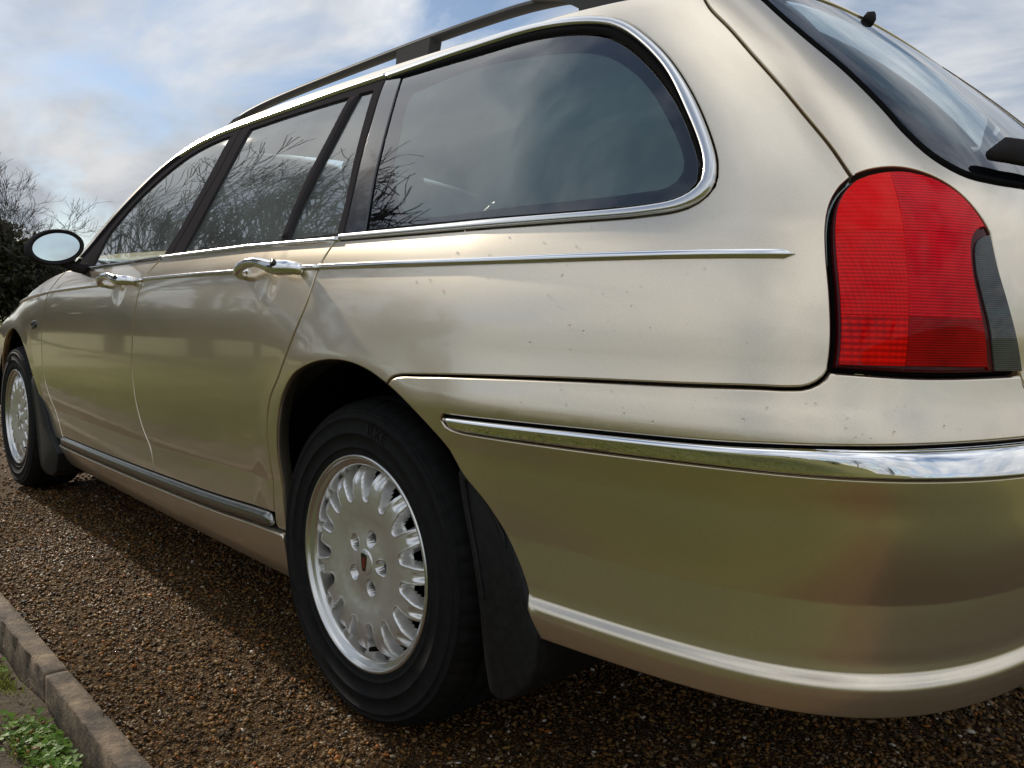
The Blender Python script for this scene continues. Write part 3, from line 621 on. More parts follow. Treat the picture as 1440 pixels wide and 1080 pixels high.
for nm, sideu, z0, z1, mt, hh in (('indicator_lens', 1, H1, 9, 'lens_bright', .003), ('side_lens', -1, H1, 9, 'lens_red', .003), ('brake_lens', 1, H2, H1, 'lens_mid', .003), ('brake_lens', -1, H2, H1, 'lens_red', .003), ('reflector', 1, 0, H2, 'lens_glow', .003), ('fog_lens', -1, 0, H2, 'lens_deep', .003)):
    q = clip(red, 0, DV, sideu)
    if z0 > .5: q = clip(q, 1, z0, 1)
    if z1 < 2: q = clip(q, 1, z1, -1)
    panel(nm, dens(q), mt, lamp, h=hh, step=.010, gap=.0, rad=.0004, depth=.003, disp=bulge)
panel('reversing_lens', inset(poly(GREY[::-1], LAMPR, curve([(-1.150,.737),(-1.091,.737)], .006)), .0028)[0], 'lens_smoke', lamp, h=.003, step=.012, gap=.0003, rad=.0012, depth=.004)

# tailgate, its glass and wiper
tg_out = poly(TG, curve([(-.688,1.275),(-.80,1.305),(-1.1,1.312),(UC,1.315)]), curve([(UC,1.315),(UC,.712)]), curve([(UC,.712),(-1.25,.712),(-1.172,.716),(-1.158,.73),(-1.152,.74)]), LAMPR[::-1][1:], LAMPT[::-1])
glass_out = poly(RGL, curve([(UC-.0,.975),(UC,1.295)]), curve([(UC,1.295),(-1.1,1.293),(-.84,1.292),(-.80,1.285)]))
gl_hole = inset(glass_out, .0)[0]
tail = sp(panel('tailgate', tg_out, 'paint', car, holes=[poly(clip(gl_hole, 0, UC+.006, 1))], step=.02, depth=.016, gap=.002, disp=lambda u, z: -.006*smooth(.905, .890, z)*smooth(-1.085, -1.14, u)))
g_ = poly(clip(gl_hole, 0, UC+.004, 1))
panel('rear_screen', g_, 'rear_glass', tail, h=-.003, gap=.004, rad=.001, depth=.003, step=.025)
fr_in = curve([(-.92,1.262),(-.945,1.239),(-.972,1.190),(-1.010,1.147),(-1.030,1.104),(-1.048,1.072),(-1.080,1.045),(-1.125,1.026),(-1.194,1.020),(-1.40,1.020),(UC+.03,1.020)])
panel('screen_border', g_, 'frit', tail, holes=[poly(fr_in, curve([(UC+.03,1.020),(UC+.03,1.262)]), curve([(UC+.03,1.262),(-.92,1.262)]))], h=-.0045, gap=.006, rad=.001, depth=.002, step=.025)
panel('condensation', poly(fr_in, curve([(UC+.03,1.020),(UC+.03,1.262)]), curve([(UC+.03,1.262),(-.92,1.262)])), 'rear_mist', tail, h=-.007, gap=.0, rad=.001, depth=.001, step=.04)
ribbon('screen_seal', RGL, inset_curve if False else RGL+np.array([-.006, .006]), 'rubber', tail, h0=.0, bulge=.002, k=5)
wpts = [on(u_, z_, h_) for u_, z_, h_ in ((-1.137,.997,.010),(-1.165,1.001,.018),(-1.22,1.002,.020),(-1.32,1.005,.020),(-1.5,1.006,.020))]
tube_obj('wiper', wpts, [(.006,.007),(.009,.016),(.009,.017),(.010,.017),(.010,.018)], 'black_trim', tail, 8)
WJ = (lambda: tube_obj('washer_jet', [on(-1.40,1.294,-.004), on(-1.40,1.294,.007), on(-1.40,1.292,.011)], [.011,.010,.005], 'black_trim', tail, 8))

# window frames and glass
belt2 = lambda a, b: belt(a, b)+np.array([0, .004])
rframe = panel('window_frame', poly(BG[::-1], curve([(.893,1.305),(.884,1.311)]), TOPC[(TOPC[:, 0] < .88)][::-1]+np.array([0, -.008]), CG, belt2(.085, .95)), 'black_trim', rdoor, holes=[RDGL, QLGL], step=.03, gap=.0012, rad=.003, depth=.008, h=-.001)
fframe = panel('window_frame', poly(BG, belt2(.96, 1.86), curve([(1.86,.936),(1.842,.978)]), TOPC[::-1][TOPC[::-1][:, 0] > .90]+np.array([-.004, -.008]), curve([(.90,1.308),(.893,1.305)])), 'black_trim', fdoor, holes=[FDGL], step=.03, gap=.0012, rad=.003, depth=.008, h=-.001)
panel('window_glass', inset(RDGL, -.008)[0], 'side_glass', rdoor, h=-.006, step=.03, depth=.002, rad=.001)
panel('quarter_light', inset(QLGL, -.008)[0], 'side_glass', rdoor, h=-.006, step=.03, depth=.002, rad=.001)
panel('window_glass', inset(FDGL, -.008)[0], 'side_glass', fdoor, h=-.006, step=.03, depth=.002, rad=.001)
ribbon('glazing_bar', curve([(.318,1.276),(.320,1.178),(.331,1.094),(.340,1.02),(.338,.953)]), curve([(.280,1.276),(.283,1.178),(.293,1.094),(.307,1.015),(.304,.953)]), 'black_trim', rdoor, h0=-.001, bulge=.003, k=9)
# C pillar cover, quarter window
qwin = sp(panel('quarter_window', QGL, 'tint_glass', car, h=-.002, gap=.001, rad=.0015, depth=.004, step=.025))
panel('window_border', QGL, 'frit', qwin, holes=[QFR], h=-.0035, gap=.002, rad=.001, depth=.002, step=.025)
panel('condensation', inset(QFR, -.004)[0], 'mist', qwin, h=-.006, gap=.0, rad=.001, depth=.001, step=.04)
panel('pillar_cover', poly(CG, belt2(.085, .003), curve([(.003,.940),(.036,1.03),(.063,1.119),(.115,1.268),(.124,1.289)]), curve([(.124,1.289),(.193,1.299)])), 'black_gloss', qwin, h=-.0005, gap=.0015, rad=.003, depth=.008, step=.03)
ribbon('window_seal', inset(poly(QIN, curve([(.085,.944),(.186,1.297)])), .0)[0][:1].repeat(1, 0) if False else QIN, curve([(.125,1.287),(-.10,1.278),(-.285,1.268),(-.412,1.243),(-.483,1.219),(-.585,1.170),(-.681,1.091),(-.729,1.014),(-.738,.983),(-.732,.957),(-.707,.945),(-.658,.940),(-.294,.942),(.0,.946)]), 'rubber', qwin, h0=-.001, bulge=.003, k=5, n=150)
ribbon('window_trim', QOUT, QIN, 'brushed_trim', qwin, h0=.001, bulge=.006, k=13, n=170, flat=2.4)
# bright strips
TC = TOPC[TOPC[:, 0] < 1.30]
ribbon('roof_trim', TC+np.array([0, .001]), TC+np.array([0, -.010]), 'brushed_trim', quarter, h0=.002, bulge=.004, k=9)
TD = TOPC[TOPC[:, 0] > 1.28]
ribbon('pillar_trim', TD+np.array([.003, .002]), TD+np.array([-.003, -.008]), 'black_trim', quarter, h0=.002, bulge=.004, k=7)
b_ = belt(.088, 1.000); ribbon('belt_trim', b_+np.array([0, .006]), b_+np.array([0, -.006]), 'brushed_trim', rdoor, h0=.001, bulge=.006, k=9)
b_ = belt(1.004, 1.80); ribbon('belt_trim', b_+np.array([0, .005]), b_+np.array([0, -.004]), 'black_gloss', fdoor, h0=.001, bulge=.005, k=9)
def waist(pts, hw, par, taper):
    c = curve(pts); ribbon('waist_trim', c+np.array([0, hw]), c+np.array([0, -hw]), 'chrome', par, h0=.0015, bulge=.006, k=11, taper=taper)
waist([(-.858,.8685),(-.726,.871),(-.389,.874),(.126,.881)], .0058, quarter, (.012, .0))
waist([(.133,.8805),(.197,.882)], .0055, rdoor, (0, 0)); waist([(.440,.8825),(.8,.8815),(1.092,.878)], .0055, rdoor, (0, 0))
waist([(1.103,.876),(1.168,.876)], .0055, fdoor, (0, 0)); waist([(1.41,.871),(1.8,.863),(2.118,.8545)], .0055, fdoor, (0, 0))
waist([(2.142,.8535),(2.45,.838),(2.75,.817)], .0055, wing, (0, .05))
# handles
def handle(a, b, zc, par):
    SCOOP_ON[0] = False
    L = a-b; P = []; rr = []
    for t, dz, h_, ra, rb in ((0,-.006,.000,.010,.012),(.015,-.006,.014,.012,.015),(.06,-.003,.026,.013,.0165),(.16,.004,.034,.0125,.0165),(.30,.009,.037,.0115,.0155),(.45,.010,.037,.011,.015),(.58,.006,.035,.0125,.017),(.70,.000,.032,.0135,.0205),(.82,-.002,.029,.014,.022),(.92,-.001,.022,.013,.021),(.985,.0,.012,.011,.018),(1.0,.0,.0,.010,.016)):
        P.append(Vector(on(a-L*t, zc+dz, h_))); rr.append((ra, rb))
    Q = resample(np.array([list(p) for p in P]), n=40); s = np.concatenate([[0], np.cumsum(np.linalg.norm(np.diff(np.array(P), axis=0), axis=1))]); s /= s[-1]; q = np.linspace(0, 1, 40)
    r2 = list(zip(np.interp(q, s, [x[0]*.78 for x in rr]), np.interp(q, s, [x[1]*.70 for x in rr])))
    v1, f1 = tube(Q, r2, 20)
    o = mesh('handle', v1, f1, 'chrome', par); fix_normals(o)
    c = on(a-L*.80, zc+.004, .0425); _, _, n = SD(np.array(a-L*.80), np.array(zc)); n = Vector(n)
    SCOOP_ON[0] = True
    tube_obj('lock', [Vector(c)-n*.004, Vector(c)+n*.0015], .0075, 'steel_dark', par, 14)
    return o
handle(.447, .192, .877, rdoor); handle(1.415, 1.160, .873, fdoor)
# side repeater
rp = rbox('side_repeater', (.062, .012, .030), 'lens_smoke', wing); rp.location = on(2.335, .727, .003); rp.rotation_euler = (0, .25, .03)

# door mirror
mir = empty('door_mirror', (1.66, .955, .992), car); SIDE.append(mir)
V = []; F = []; n_ = 40
tl = R(-14)
for x, s in ((-.004,.86),(-.012,.96),(-.008,1.0),(.015,1.04),(.05,1.0),(.085,.80),(.108,.45),(.114,.0)):
    for j in range(n_):
        th = 2*math.pi*j/n_; a = .083*s*math.cos(th); b = .056*s*math.sin(th)
        V.append((x+.10*a*0, a*math.cos(tl)-b*math.sin(tl), -(a*math.sin(tl)+b*math.cos(tl))*-1))
for i in range(7):
    for j in range(n_): F.append((i*n_+j, i*n_+(j+1) % n_, (i+1)*n_+(j+1) % n_, (i+1)*n_+j))
o = mesh('housing', V, F, 'black_trim', mir); fix_normals(o)
V = [(-.003, .069*math.cos(t)*math.cos(tl)-.044*math.sin(t)*math.sin(tl), .069*math.cos(t)*math.sin(tl)+.044*math.sin(t)*math.cos(tl)) for t in np.linspace(0, 2*math.pi, 48, endpoint=False)]
o = mesh('mirror_glass', V, [tuple(range(48))], 'mirror_chrome', mir, False); o.rotation_euler = (0, R(.6), R(-6))
tube_obj('arm', [(.03,-.03,-.045),(.045,-.075,-.062),(.07,-.112,-.062)], [(.022,.018),(.03,.016),(.035,.02)], 'black_trim', mir, 12)

# roof, rails
n_ = len(ROOF); ed = S(ROOF[:, 0], ROOF[:, 1]); RM = ROOF[:, 0] < 1.275
E0 = ed[RM]; ks = np.linspace(0, 1, 13); V = []; F = []
for e in E0:
    for t in ks: V.append((e[0], e[1]*(1-2*t)*.992, e[2]-.003+.058*(1-(1-2*t)**2)))
k = len(ks)
for i in range(len(E0)-1):
    for j in range(k-1): F.append((i*k+j, i*k+j+1, (i+1)*k+j+1, (i+1)*k+j))
roof = mesh('roof', V, F, 'paint', car); fix_normals(roof)
V2_ = [(x, y*.98, z-.022) for x, y, z in V]; headl = mesh('headliner', V2_, [f_[::-1] for f_ in F], 'headliner', car)
E1 = ed[ROOF[:, 0] >= 1.262]; V = []; F = []
for e in E1:
    for t in ks: V.append((e[0]+.16*(1-(1-2*t)**2), e[1]*(1-2*t)*.985, e[2]-.004+.02*(1-(1-2*t)**2)))
for i in range(len(E1)-1):
    for j in range(k-1): F.append((i*k+j, i*k+j+1, (i+1)*k+j+1, (i+1)*k+j))
mesh('windscreen', V, F, 'side_glass', car)
WT = np.array([(1.945,.985),(2.0,.925),(2.268,.900),(2.604,.845),(2.90,.775),(3.10,.70),(3.30,.60)]); e2 = S(WT[:, 0], WT[:, 1]); V = []; F = []
for e in e2:
    for t in ks: V.append((e[0]+.10*(1-(1-2*t)**2), e[1]*(1-2*t)*.99, e[2]-.006-.004*(1-(1-2*t)**2)))
for i in range(len(e2)-1):
    for j in range(k-1): F.append((i*k+j, i*k+j+1, (i+1)*k+j+1, (i+1)*k+j))
bon = mesh('bonnet', V, F, 'paint', car); fix_normals(bon)

rl = [(1.20,.585,1.352),(1.17,.583,1.366),(1.10,.580,1.385),(1.0,.578,1.396),(.85,.577,1.402),(.5,.577,1.404),(.2,.577,1.403),(0.,.577,1.399),(-.12,.577,1.394),(-.20,.578,1.386),(-.28,.58,1.374),(-.38,.584,1.355),(-.50,.590,1.322)]
rail = sp(tube_obj('roof_rail', resample(curve(rl, .03), n=70), [(.013, .0105)]*66+[(.014,.012),(.015,.014),(.016,.014),(.016,.013)], 'rail_grey', car, 14))
def wedge(pts, y0, y1, name, mt, par):
    k = len(pts); V = [(x, y0, z) for x, z in pts]+[(x, y1, z) for x, z in pts]; F = [tuple(range(k)), tuple(range(2*k-1, k-1, -1))]+[(i, i+k, (i+1) % k+k, (i+1) % k) for i in range(k)]
    o = mesh(name, V, F, mt, par, False); fix_normals(o); return o
wedge([(.275,1.398),(.150,1.398),(.165,1.335),(.28,1.335)], .564, .596, 'rail_foot', 'rail_grey', rail)
wedge([(-.16,1.392),(-.30,1.372),(-.50,1.33),(-.56,1.28),(-.30,1.29),(-.285,1.345),(-.24,1.372)], .568, .600, 'rail_foot', 'rail_grey', rail)
wedge([(1.23,1.33),(1.20,1.358),(1.12,1.382),(1.06,1.386),(1.10,1.365),(1.14,1.33)], .566, .60, 'rail_foot', 'rail_grey', rail)

# mud flaps
def slab(name, pts, y0, y1, mt, par, bev=.006):
    o = wedge(pts, y0, y1, name, mt, par); b = o.modifiers.new('bevel', 'BEVEL'); b.width = bev; b.segments = 3; b.limit_method = 'ANGLE'; b.angle_limit = R(30)
    for p_ in o.data.polygons: p_.use_smooth = True
    return o
flp = [tuple(q) for q in curve([(-.300,.548),(-.312,.49),(-.336,.42),(-.356,.34),(-.371,.26),(-.383,.215)], .02)]+[(-.390,.202),(-.408,.198),(-.438,.210),(-.474,.245),(-.486,.28),(-.484,.33)]+[tuple(q) for q in curve([(-.468,.372),(-.452,.41),(-.42,.465),(-.387,.508),(-.352,.540),(-.325,.555)], .02)]
flap = sp(slab('mud_flap', flp, .640, .872, 'flap', car))
slab('flap_rib', [(-.306,.542),(-.319,.49),(-.343,.42),(-.362,.35),(-.374,.35),(-.354,.42),(-.333,.485),(-.322,.53),(-.345,.526),(-.38,.495),(-.41,.455),(-.42,.44),(-.415,.462),(-.387,.500),(-.352,.533),(-.325,.548)], .868, .8765, 'flap', flap, .003)
ff_ = [tuple(q) for q in curve([(2.50,.485),(2.455,.40),(2.41,.28),(2.385,.20),(2.36,.155),(2.30,.135),(2.20,.135)], .03)]+[(2.13,.16),(2.10,.24),(2.16,.27),(2.235,.32),(2.26,.36),(2.33,.425),(2.41,.49),(2.46,.515)]
fflap = sp(slab('mud_flap', ff_, .60, .852, 'flap', car))

# wheel houses, floor pan
for xc in (0., 2.746):
    V = []; F = []; n_ = 36
    for y, r in ((.845,.392),(.80,.405),(.52,.405),(.515,.02)):
        for i in range(n_+1): t = R(2)+R(176)*i/n_; V.append((xc+(r)*math.cos(t)*1.02, y, .315+r*math.sin(t)*(1.0)))
    for j in range(3):
        for i in range(n_): a = j*(n_+1)+i; F.append((a, a+1, a+n_+2, a+n_+1))
    sp(mesh('wheel_house', V, F, 'void', car))
fl_ = [(-.80,.34),(-.45,.34),(-.45,.30),(-.44,.30),(.40,.24),(.45,.20),(2.25,.20),(2.32,.26),(3.3,.26),(3.3,.55),(1.9,.55),(1.85,.30),(-.4,.34),(-.42,.50),(-.80,.50)]
wedge(fl_, -.70, .70, 'floor_pan', 'void', car)

# ------------------------------------------------------------------ wheels
TR, ZC = .324, .315
def tyre_mesh():
    prof = [(.196,-.012),(.2055,-.006),(.209,.0015),(.2125,.0035),(.216,.0025),(.222,.006),(.2225,.0075),(.2245,.0075),(.225,.0065),(.238,.0105),(.2505,.0125),(.251,.0140),(.253,.0140),(.2535,.0128),(.268,.0128),(.281,.0098),(.2815,.0112),(.2845,.0106),(.285,.0085),(.294,.0035),(.2945,.0045),(.2975,.0035),(.298,.0005),(.304,-.005),(.310,-.0135),(.3145,-.024),(.3175,-.036),(.3190,-.046),(.3125,-.0475),(.3125,-.055),(.3205,-.0565),(.3225,-.080),(.3155,-.0815),(.3155,-.0905),(.3232,-.092),(.324,-.105),(.3232,-.119),(.3155,-.1205),(.3155,-.129),(.3225,-.131),(.319,-.160),(.3155,-.180),(.306,-.195),(.285,-.212),(.25,-.214),(.21,-.203)]
    n = 324; V = []; F = []; m_ = len(prof)
    for i in range(n):
        th = 2*math.pi*i/n; blk = i % 5
        for j, (r, y) in enumerate(prof):
            r = r if r < .21 else .21+(r-.21)*.962; y = y*.7 if y > 0 else y
            if blk == 0 and 23 <= j <= 27: r -= .0035; y -= .0012*(j == 23)
            if blk == 2 and 29 <= j <= 31 and i % 2: r -= .004
            V.append([r*math.cos(th), y, r*math.sin(th)])
    for v in V:
        if v[2] < -ZC:
            v[2] = -ZC-.001
        k_ = max(0, -v[2]-.20)/.115
        if v[1] > -.10: v[1] += .006*k_*k_*max(0, 1-abs(v[0])/.17)
    for i in range(n):
        for j in range(m_-1):
            a = i*m_+j; b = ((i+1) % n)*m_+j; F.append((a, a+1, b+1, b))
    return V, F
def bent_text(s, r, y, size, th0, name, mt, par, depth=.0012):
    cu = bpy.data.curves.new('t', 'FONT'); cu.body = s; cu.size = size; cu.extrude = depth; cu.space_character = 1.1
    o = bpy.data.objects.new('t', cu); COL.objects.link(o); dg = bpy.context.evaluated_depsgraph_get(); me = bpy.data.meshes.new_from_object(o.evaluated_get(dg)); bpy.data.objects.remove(o)
    for v in me.vertices:
        x, yy, zz = v.co; rr = r+yy; th = th0+x/r
        v.co = (rr*math.cos(th), y+zz-(yy/size-.3)**2*.002, rr*math.sin(th))
    me.materials.append(MATS[mt]); o = link(bpy.data.objects.new(name, me), par); return o
def rim_mesh():
    NT, spk = 600, 15
    rs = np.concatenate([np.linspace(.001,.085,26), np.linspace(.089,.189,52)])
    th = np.linspace(0, 2*np.pi, NT, endpoint=False); Rg, T = np.meshgrid(rs, th, indexing='ij')
    D = Sp([(0,-.0085),(.02,-.0085),(.036,-.010),(.06,-.0125),(.08,-.0115),(.10,-.008),(.125,-.0050),(.145,-.0048),(.165,-.0090),(.178,-.019),(.189,-.034)])(Rg)
    ph = ((T-R(8)+np.pi/spk) % (2*np.pi/spk))-np.pi/spk          # angle from the spoke centre
    arc = np.abs(ph)*Rg; half = np.pi/spk*Rg
    hw = np.interp(Rg, [.10,.125,.145,.165,.189], [.0150,.0165,.0168,.0155,.0130])   # half width of a spoke
    din = half-arc; rin = .1185                                     # distance to slot centre line
    sw = half-hw; rc = rin+.9*np.interp(rin+.012, [.10,.125,.145], [.0110,.0126,.0150])
    rcap = np.where(Rg < rc, np.hypot(din, rc-Rg)/np.maximum(.0125, 1e-4), 0)
    inslot = np.where(Rg < rc, 1-np.hypot(din/.0105, (rc-Rg)/.0105), 1-din/np.maximum(sw, 1e-4))
    dist = np.where(Rg < rc, .0105-np.hypot(din, rc-Rg), sw-din)
    slot = smooth(-.0005, .0042, dist)*(Rg > rin-.004)
    hole = np.where((Rg > .130), dist, 0)
    edge = np.exp(-((dist+.0012)/.0016)**2)*.0011*(Rg > rin-.006)
    fac = smooth(.0085, .002, arc)*smooth(.146, .158, Rg)          # scoop at the end of each spoke
    Y = D+edge-.026*smooth(-.0008, .0065, dist)**.8*(Rg > rin-.004)-.010*fac*smooth(.150,.172,Rg)
    for q in range(5):
        a = R(36+72*q); r = np.hypot(Rg*np.cos(T)-.050*math.cos(a), Rg*np.sin(T)-.050*math.sin(a))
        Y = Y-.024*smooth(.0150, .0122, r)+.0006*np.exp(-((r-.0158)/.0012)**2)
    V = np.stack([Rg*np.cos(T), Y, Rg*np.sin(T)], -1).reshape(-1, 3); F = []
    ni = len(rs)
    for i in range(ni-1):
        for j in range(NT):
            j2 = (j+1) % NT
            if min(hole[i, j], hole[i, j2], hole[i+1, j], hole[i+1, j2]) > .0045: continue
            F.append((i*NT+j, i*NT+j2, (i+1)*NT+j2, (i+1)*NT+j))
    return V, F
def shield(name, pts, y0, y1, mt, par): return wedge(pts, y0, y1, name, mt, par)
wheel = empty('wheel', (0, .855, ZC), car)
v_, f_ = tyre_mesh(); ty = mesh('tyre', v_, f_, 'tyre', wheel); fix_normals(ty)
v_, f_ = rim_mesh(); rim = mesh('rim', v_, f_, 'alloy', wheel); fix_normals(rim)
v_, f_ = lathe([(.172,-.19),(.176,-.06),(.184,-.036),(.1868,-.018),(.1885,-.0085),(.1915,-.0058),(.1990,-.0045),(.2005,-.0030),(.2015,.0012),(.2030,.0034),(.2055,.0042),(.2082,.0032),(.2092,.0),(.2080,-.008)], 160)
o = mesh('rim_lip', v_, f_, 'alloy_lip', wheel); fix_normals(o)
v_, f_ = lathe([(.001,-.075),(.14,-.075),(.172,-.10)], 48); mesh('brake_disc', v_, f_, 'void', wheel)  # disc coloured near-black, standing in for the shade behind the slots
for q in range(5):
    a = R(36+72*q); c = (.050*math.cos(a), .050*math.sin(a))
    V, F = tube([(c[0],-.040,c[1]),(c[0],-.0255,c[1]),(c[0],-.0225,c[1])], [.0114,.0112,.0075], 6); o = mesh('wheel_nut', V, F, 'steel_dark', wheel, False); fix_normals(o)
v_, f_ = lathe([(.001,-.0062),(.022,-.0066),(.0245,-.0072),(.0255,-.0095)], 40); o = mesh('centre_cap', v_, f_, 'alloy', wheel); fix_normals(o)
sh = lambda s: [(.0098*s,.0150*s),(.0,.0172*s),(-.0098*s,.0150*s),(-.0088*s,.002*s),(-.0052*s,-.0165*s),(.0052*s,-.0165*s),(.0088*s,.002*s)]
shield('badge_rim', sh(1.12), -.0068, -.0054, 'chrome', wheel); shield('badge', sh(1.0), -.0062, -.0050, 'badge_black', wheel)
shield('badge_field', [(.0066,.0090),(-.0066,.0090),(-.0052,-.001),(-.0032,-.0115),(.0032,-.0115),(.0052,-.001)], -.0056, -.0046, 'badge_red', wheel)
tube_obj('tyre_valve', [(-.030,-.030,-.168),(-.030,-.012,-.164),(-.030,-.002,-.162)], [.004,.005,.0045], 'rubber', wheel, 8)
bent_text('ILKE', .2535, .0090, .028, R(96), 'tyre_lettering', 'flap', wheel, .0018)
wf = copy_tree(wheel, car); wf.location = (2.746, .850, ZC)
for ch in wf.children:
    if not ch.name.startswith('tyre') or ch.name.startswith('tyre_'): ch.rotation_euler = (0, R(31), 0)
for src in (wheel, wf):
    o = copy_tree(src, car); o.location.y *= -1; o.scale = (1, -1, 1)

# ------------------------------------------------------------------ cabin
def trim_panel(name, P, h, mt, par): return panel(name, P, mt, par, h=h, step=.05, gap=.002, rad=.002, depth=.002)
sp(trim_panel('cabin_trim', poly(belt(2.0, -.1)+np.array([0, -.01]), curve([(-.1,.92),(-.85,.92)]), curve([(-.85,.92),(-.85,.74),(.46,.74),(.47,.42),(2.0,.42),(2.0,.92)])), -.075, 'trim_beige', car))
sp(trim_panel('pillar_trim', poly(TG[:-1]+np.array([.035, 0]), ROOF[ROOF[:, 0] < .1][6:]+np.array([0, -.03]), inset(poly(QOUT, curve([(.085,.933),(.193,1.313)])), -.004)[0][5:90][::-1] if False else QOUT[(QOUT[:, 0] < .05)]+np.array([-.0, 0]), curve([(-.5,.915),(-.86,.915)])), -.045, 'trim_beige', car))
def seat(x, y, par_name, rear=False, wd=.50):
    s = empty(par_name, (x, y, .30), car)
    rbox('cushion', (.52, wd, .20), 'seat', s, (.10, 0, .16), (0, -.12, 0), 4)
    rbox('backrest', (.17, wd*.96, .66), 'seat', s, (-.20, 0, .48), (0, -.32, 0), 4)
    return s
for y in (.37, -.37):
    s = seat(1.00, y, 'front_seat'); rbox('headrest', (.10, .26, .19), 'seat', s, (-.345, 0, .865), (0, -.25, 0), 3.2)
    for dy in (-.06, .06): tube_obj('headrest_post', [(-.30, dy, .72), (-.335, dy, .84)], .006, 'brushed_trim', s, 8)
s = seat(.14, 0, 'rear_seat', True, 1.25); s.location.z = .19
for y in (-.42, .42): rbox('headrest', (.09, .27, .14), 'seat', s, (-.30, y, .77), (0, -.25, 0), 3.2)
rbox('load_cover', (.75, 1.25, .03), 'seat_dark', car, (-.52, 0, .86), (0, 0, 0), 8)
rbox('dashboard', (.45, 1.46, .26), 'dash', car, (1.86, 0, .80), (0, .1, 0), 4)
st = empty('steering_wheel', (1.50, -.37, .88), car); st.rotation_euler = (0, R(-64), 0)
pts = [(.185*math.cos(t), .185*math.sin(t), 0) for t in np.linspace(0, 2*math.pi, 41)]
tube_obj('wheel_ring', pts, .014, 'dash', st, 10); rbox('wheel_boss', (.17, .17, .06), 'dash', st, (0, 0, -.02), (0, 0, 0), 3); tube_obj('wheel_spoke', [(0, -.18, 0), (0, 0, -.015), (0, .18, 0)], .014, 'dash', st, 8)
im = empty('cabin_mirror', (1.36, 0, 1.265), car); rbox('mirror_case', (.04, .24, .065), 'dash', im, (0, 0, 0), (0, .1, 0), 3); tube_obj('mirror_stalk', [(.01, 0, .02), (.08, 0, .07)], .008, 'dash', im, 8)
for y in (.33, -.33): rbox('sun_visor', (.19, .54, .022), 'headliner', car, (1.41, y, 1.305), (0, .42, 0), 5)
for x0, nm in ((1.20, 0), (.62, 1)):
    pts = curve([(x0+.11,.640,1.300),(x0+.085,.625,1.276),(x0+.03,.618,1.270),(x0-.03,.618,1.271),(x0-.085,.625,1.280),(x0-.11,.640,1.304)], .012)
    g_ = sp(tube_obj('grab_handle', pts, [(.008,.009)]*len(pts), 'handle_beige', car, 8))
rbox('coat_hook', (.11, .03, .035), 'dash', car, (.72, .630, 1.283), (0, .12, 0), 2.4)

# mirror the left-hand parts to the far side
for o in SIDE:
    c = copy_tree(o, car); c.scale = (1, -1, 1); c.location = (o.location.x, -o.location.y, o.location.z)
    if o.rotation_euler.z: c.rotation_euler.z = -o.rotation_euler.z

WJ()

# ------------------------------------------------------------------ vegetation
m = mat('bark', (.05, .04, .03), .9); a_ = noise(m, 20, 4, .7); ln(m, ramp(m, a_.outputs['Fac'], [(.3, (.022, .018, .014)), (.7, (.07, .056, .042))]).outputs[0], bsdf(m).inputs['Base Color'])
def leafmat(name, c1, c2, tr=.25):
    m = mat(name, c1, .55); a = nd(m, 'ShaderNodeAttribute'); a.attribute_name = 'stone'
    c = ramp(m, a.outputs['Fac'], [(0, c1), (1, c2)]); ln(m, c.outputs[0], bsdf(m).inputs['Base Color'])
    t = nd(m, 'ShaderNodeBsdfTranslucent'); ln(m, c.outputs[0], t.inputs[0]); x = nd(m, 'ShaderNodeMixShader'); x.inputs[0].default_value = tr
    o = m.node_tree.nodes['Material Output']; ln(m, bsdf(m).outputs[0], x.inputs[1]); ln(m, t.outputs[0], x.inputs[2]); ln(m, x.outputs[0], o.inputs[0]); return m
leafmat('evergreen', (.018, .022, .010), (.050, .050, .022)); leafmat('blade', (.12, .145, .02), (.25, .27, .06), .35); leafmat('clover', (.09, .19, .02), (.22, .36, .05), .4); leafmat('dry', (.07, .05, .03), (.16, .11, .06))
def faces_obj(name, V, F, mt, parent, val=None):
    V = np.asarray(V, float).reshape(-1, 3); F = np.asarray(F, np.int32); k = F.shape[1]; me = bpy.data.meshes.new(name)
    me.vertices.add(len(V)); me.vertices.foreach_set('co', V.ravel()); me.loops.add(F.size); me.loops.foreach_set('vertex_index', F.ravel())
    me.polygons.add(len(F)); me.polygons.foreach_set('loop_start', np.arange(0, F.size, k, dtype=np.int32))
    if val is not None:
        a = me.attributes.new('stone', 'FLOAT', 'POINT'); a.data.foreach_set('value', np.asarray(val, np.float32))
    me.update(); me.validate(); me.materials.append(MATS[mt]); return link(bpy.data.objects.new(name, me), parent)
def grow(rg, start, dirv, length, rad, depth, out, spread=.55, droop=.0, kids=(3, 5), wig=.12):
    """recursive bare branching; out collects (path, radii)"""
    n = 6 if depth > 1 else 4; p = np.array(start, float); d = np.array(dirv, float); d /= np.linalg.norm(d); P = [p.copy()]
    for i in range(n):
        d = d+rg.normal(0, wig, 3)+np.array([0, 0, .05-droop]); d /= np.linalg.norm(d); p = p+d*length/n; P.append(p.copy())
    out.append((P, [rad*(1-.55*i/n) for i in range(n+1)], depth))
    if depth == 0: return
    for q in range(rg.integers(*kids)+ (1 if depth > 2 else 0)):
        i = rg.integers(max(1, n//2-1), n+1); dd = (P[i]-P[i-1]); dd /= np.linalg.norm(dd)
        nd_ = dd+rg.normal(0, spread, 3)+np.array([0, 0, .12]); 
        grow(rg, P[i], nd_, length*rg.uniform(.58, .82), rad*(1-.55*i/n)*rg.uniform(.5, .75), depth-1, out, spread, droop, kids, wig)
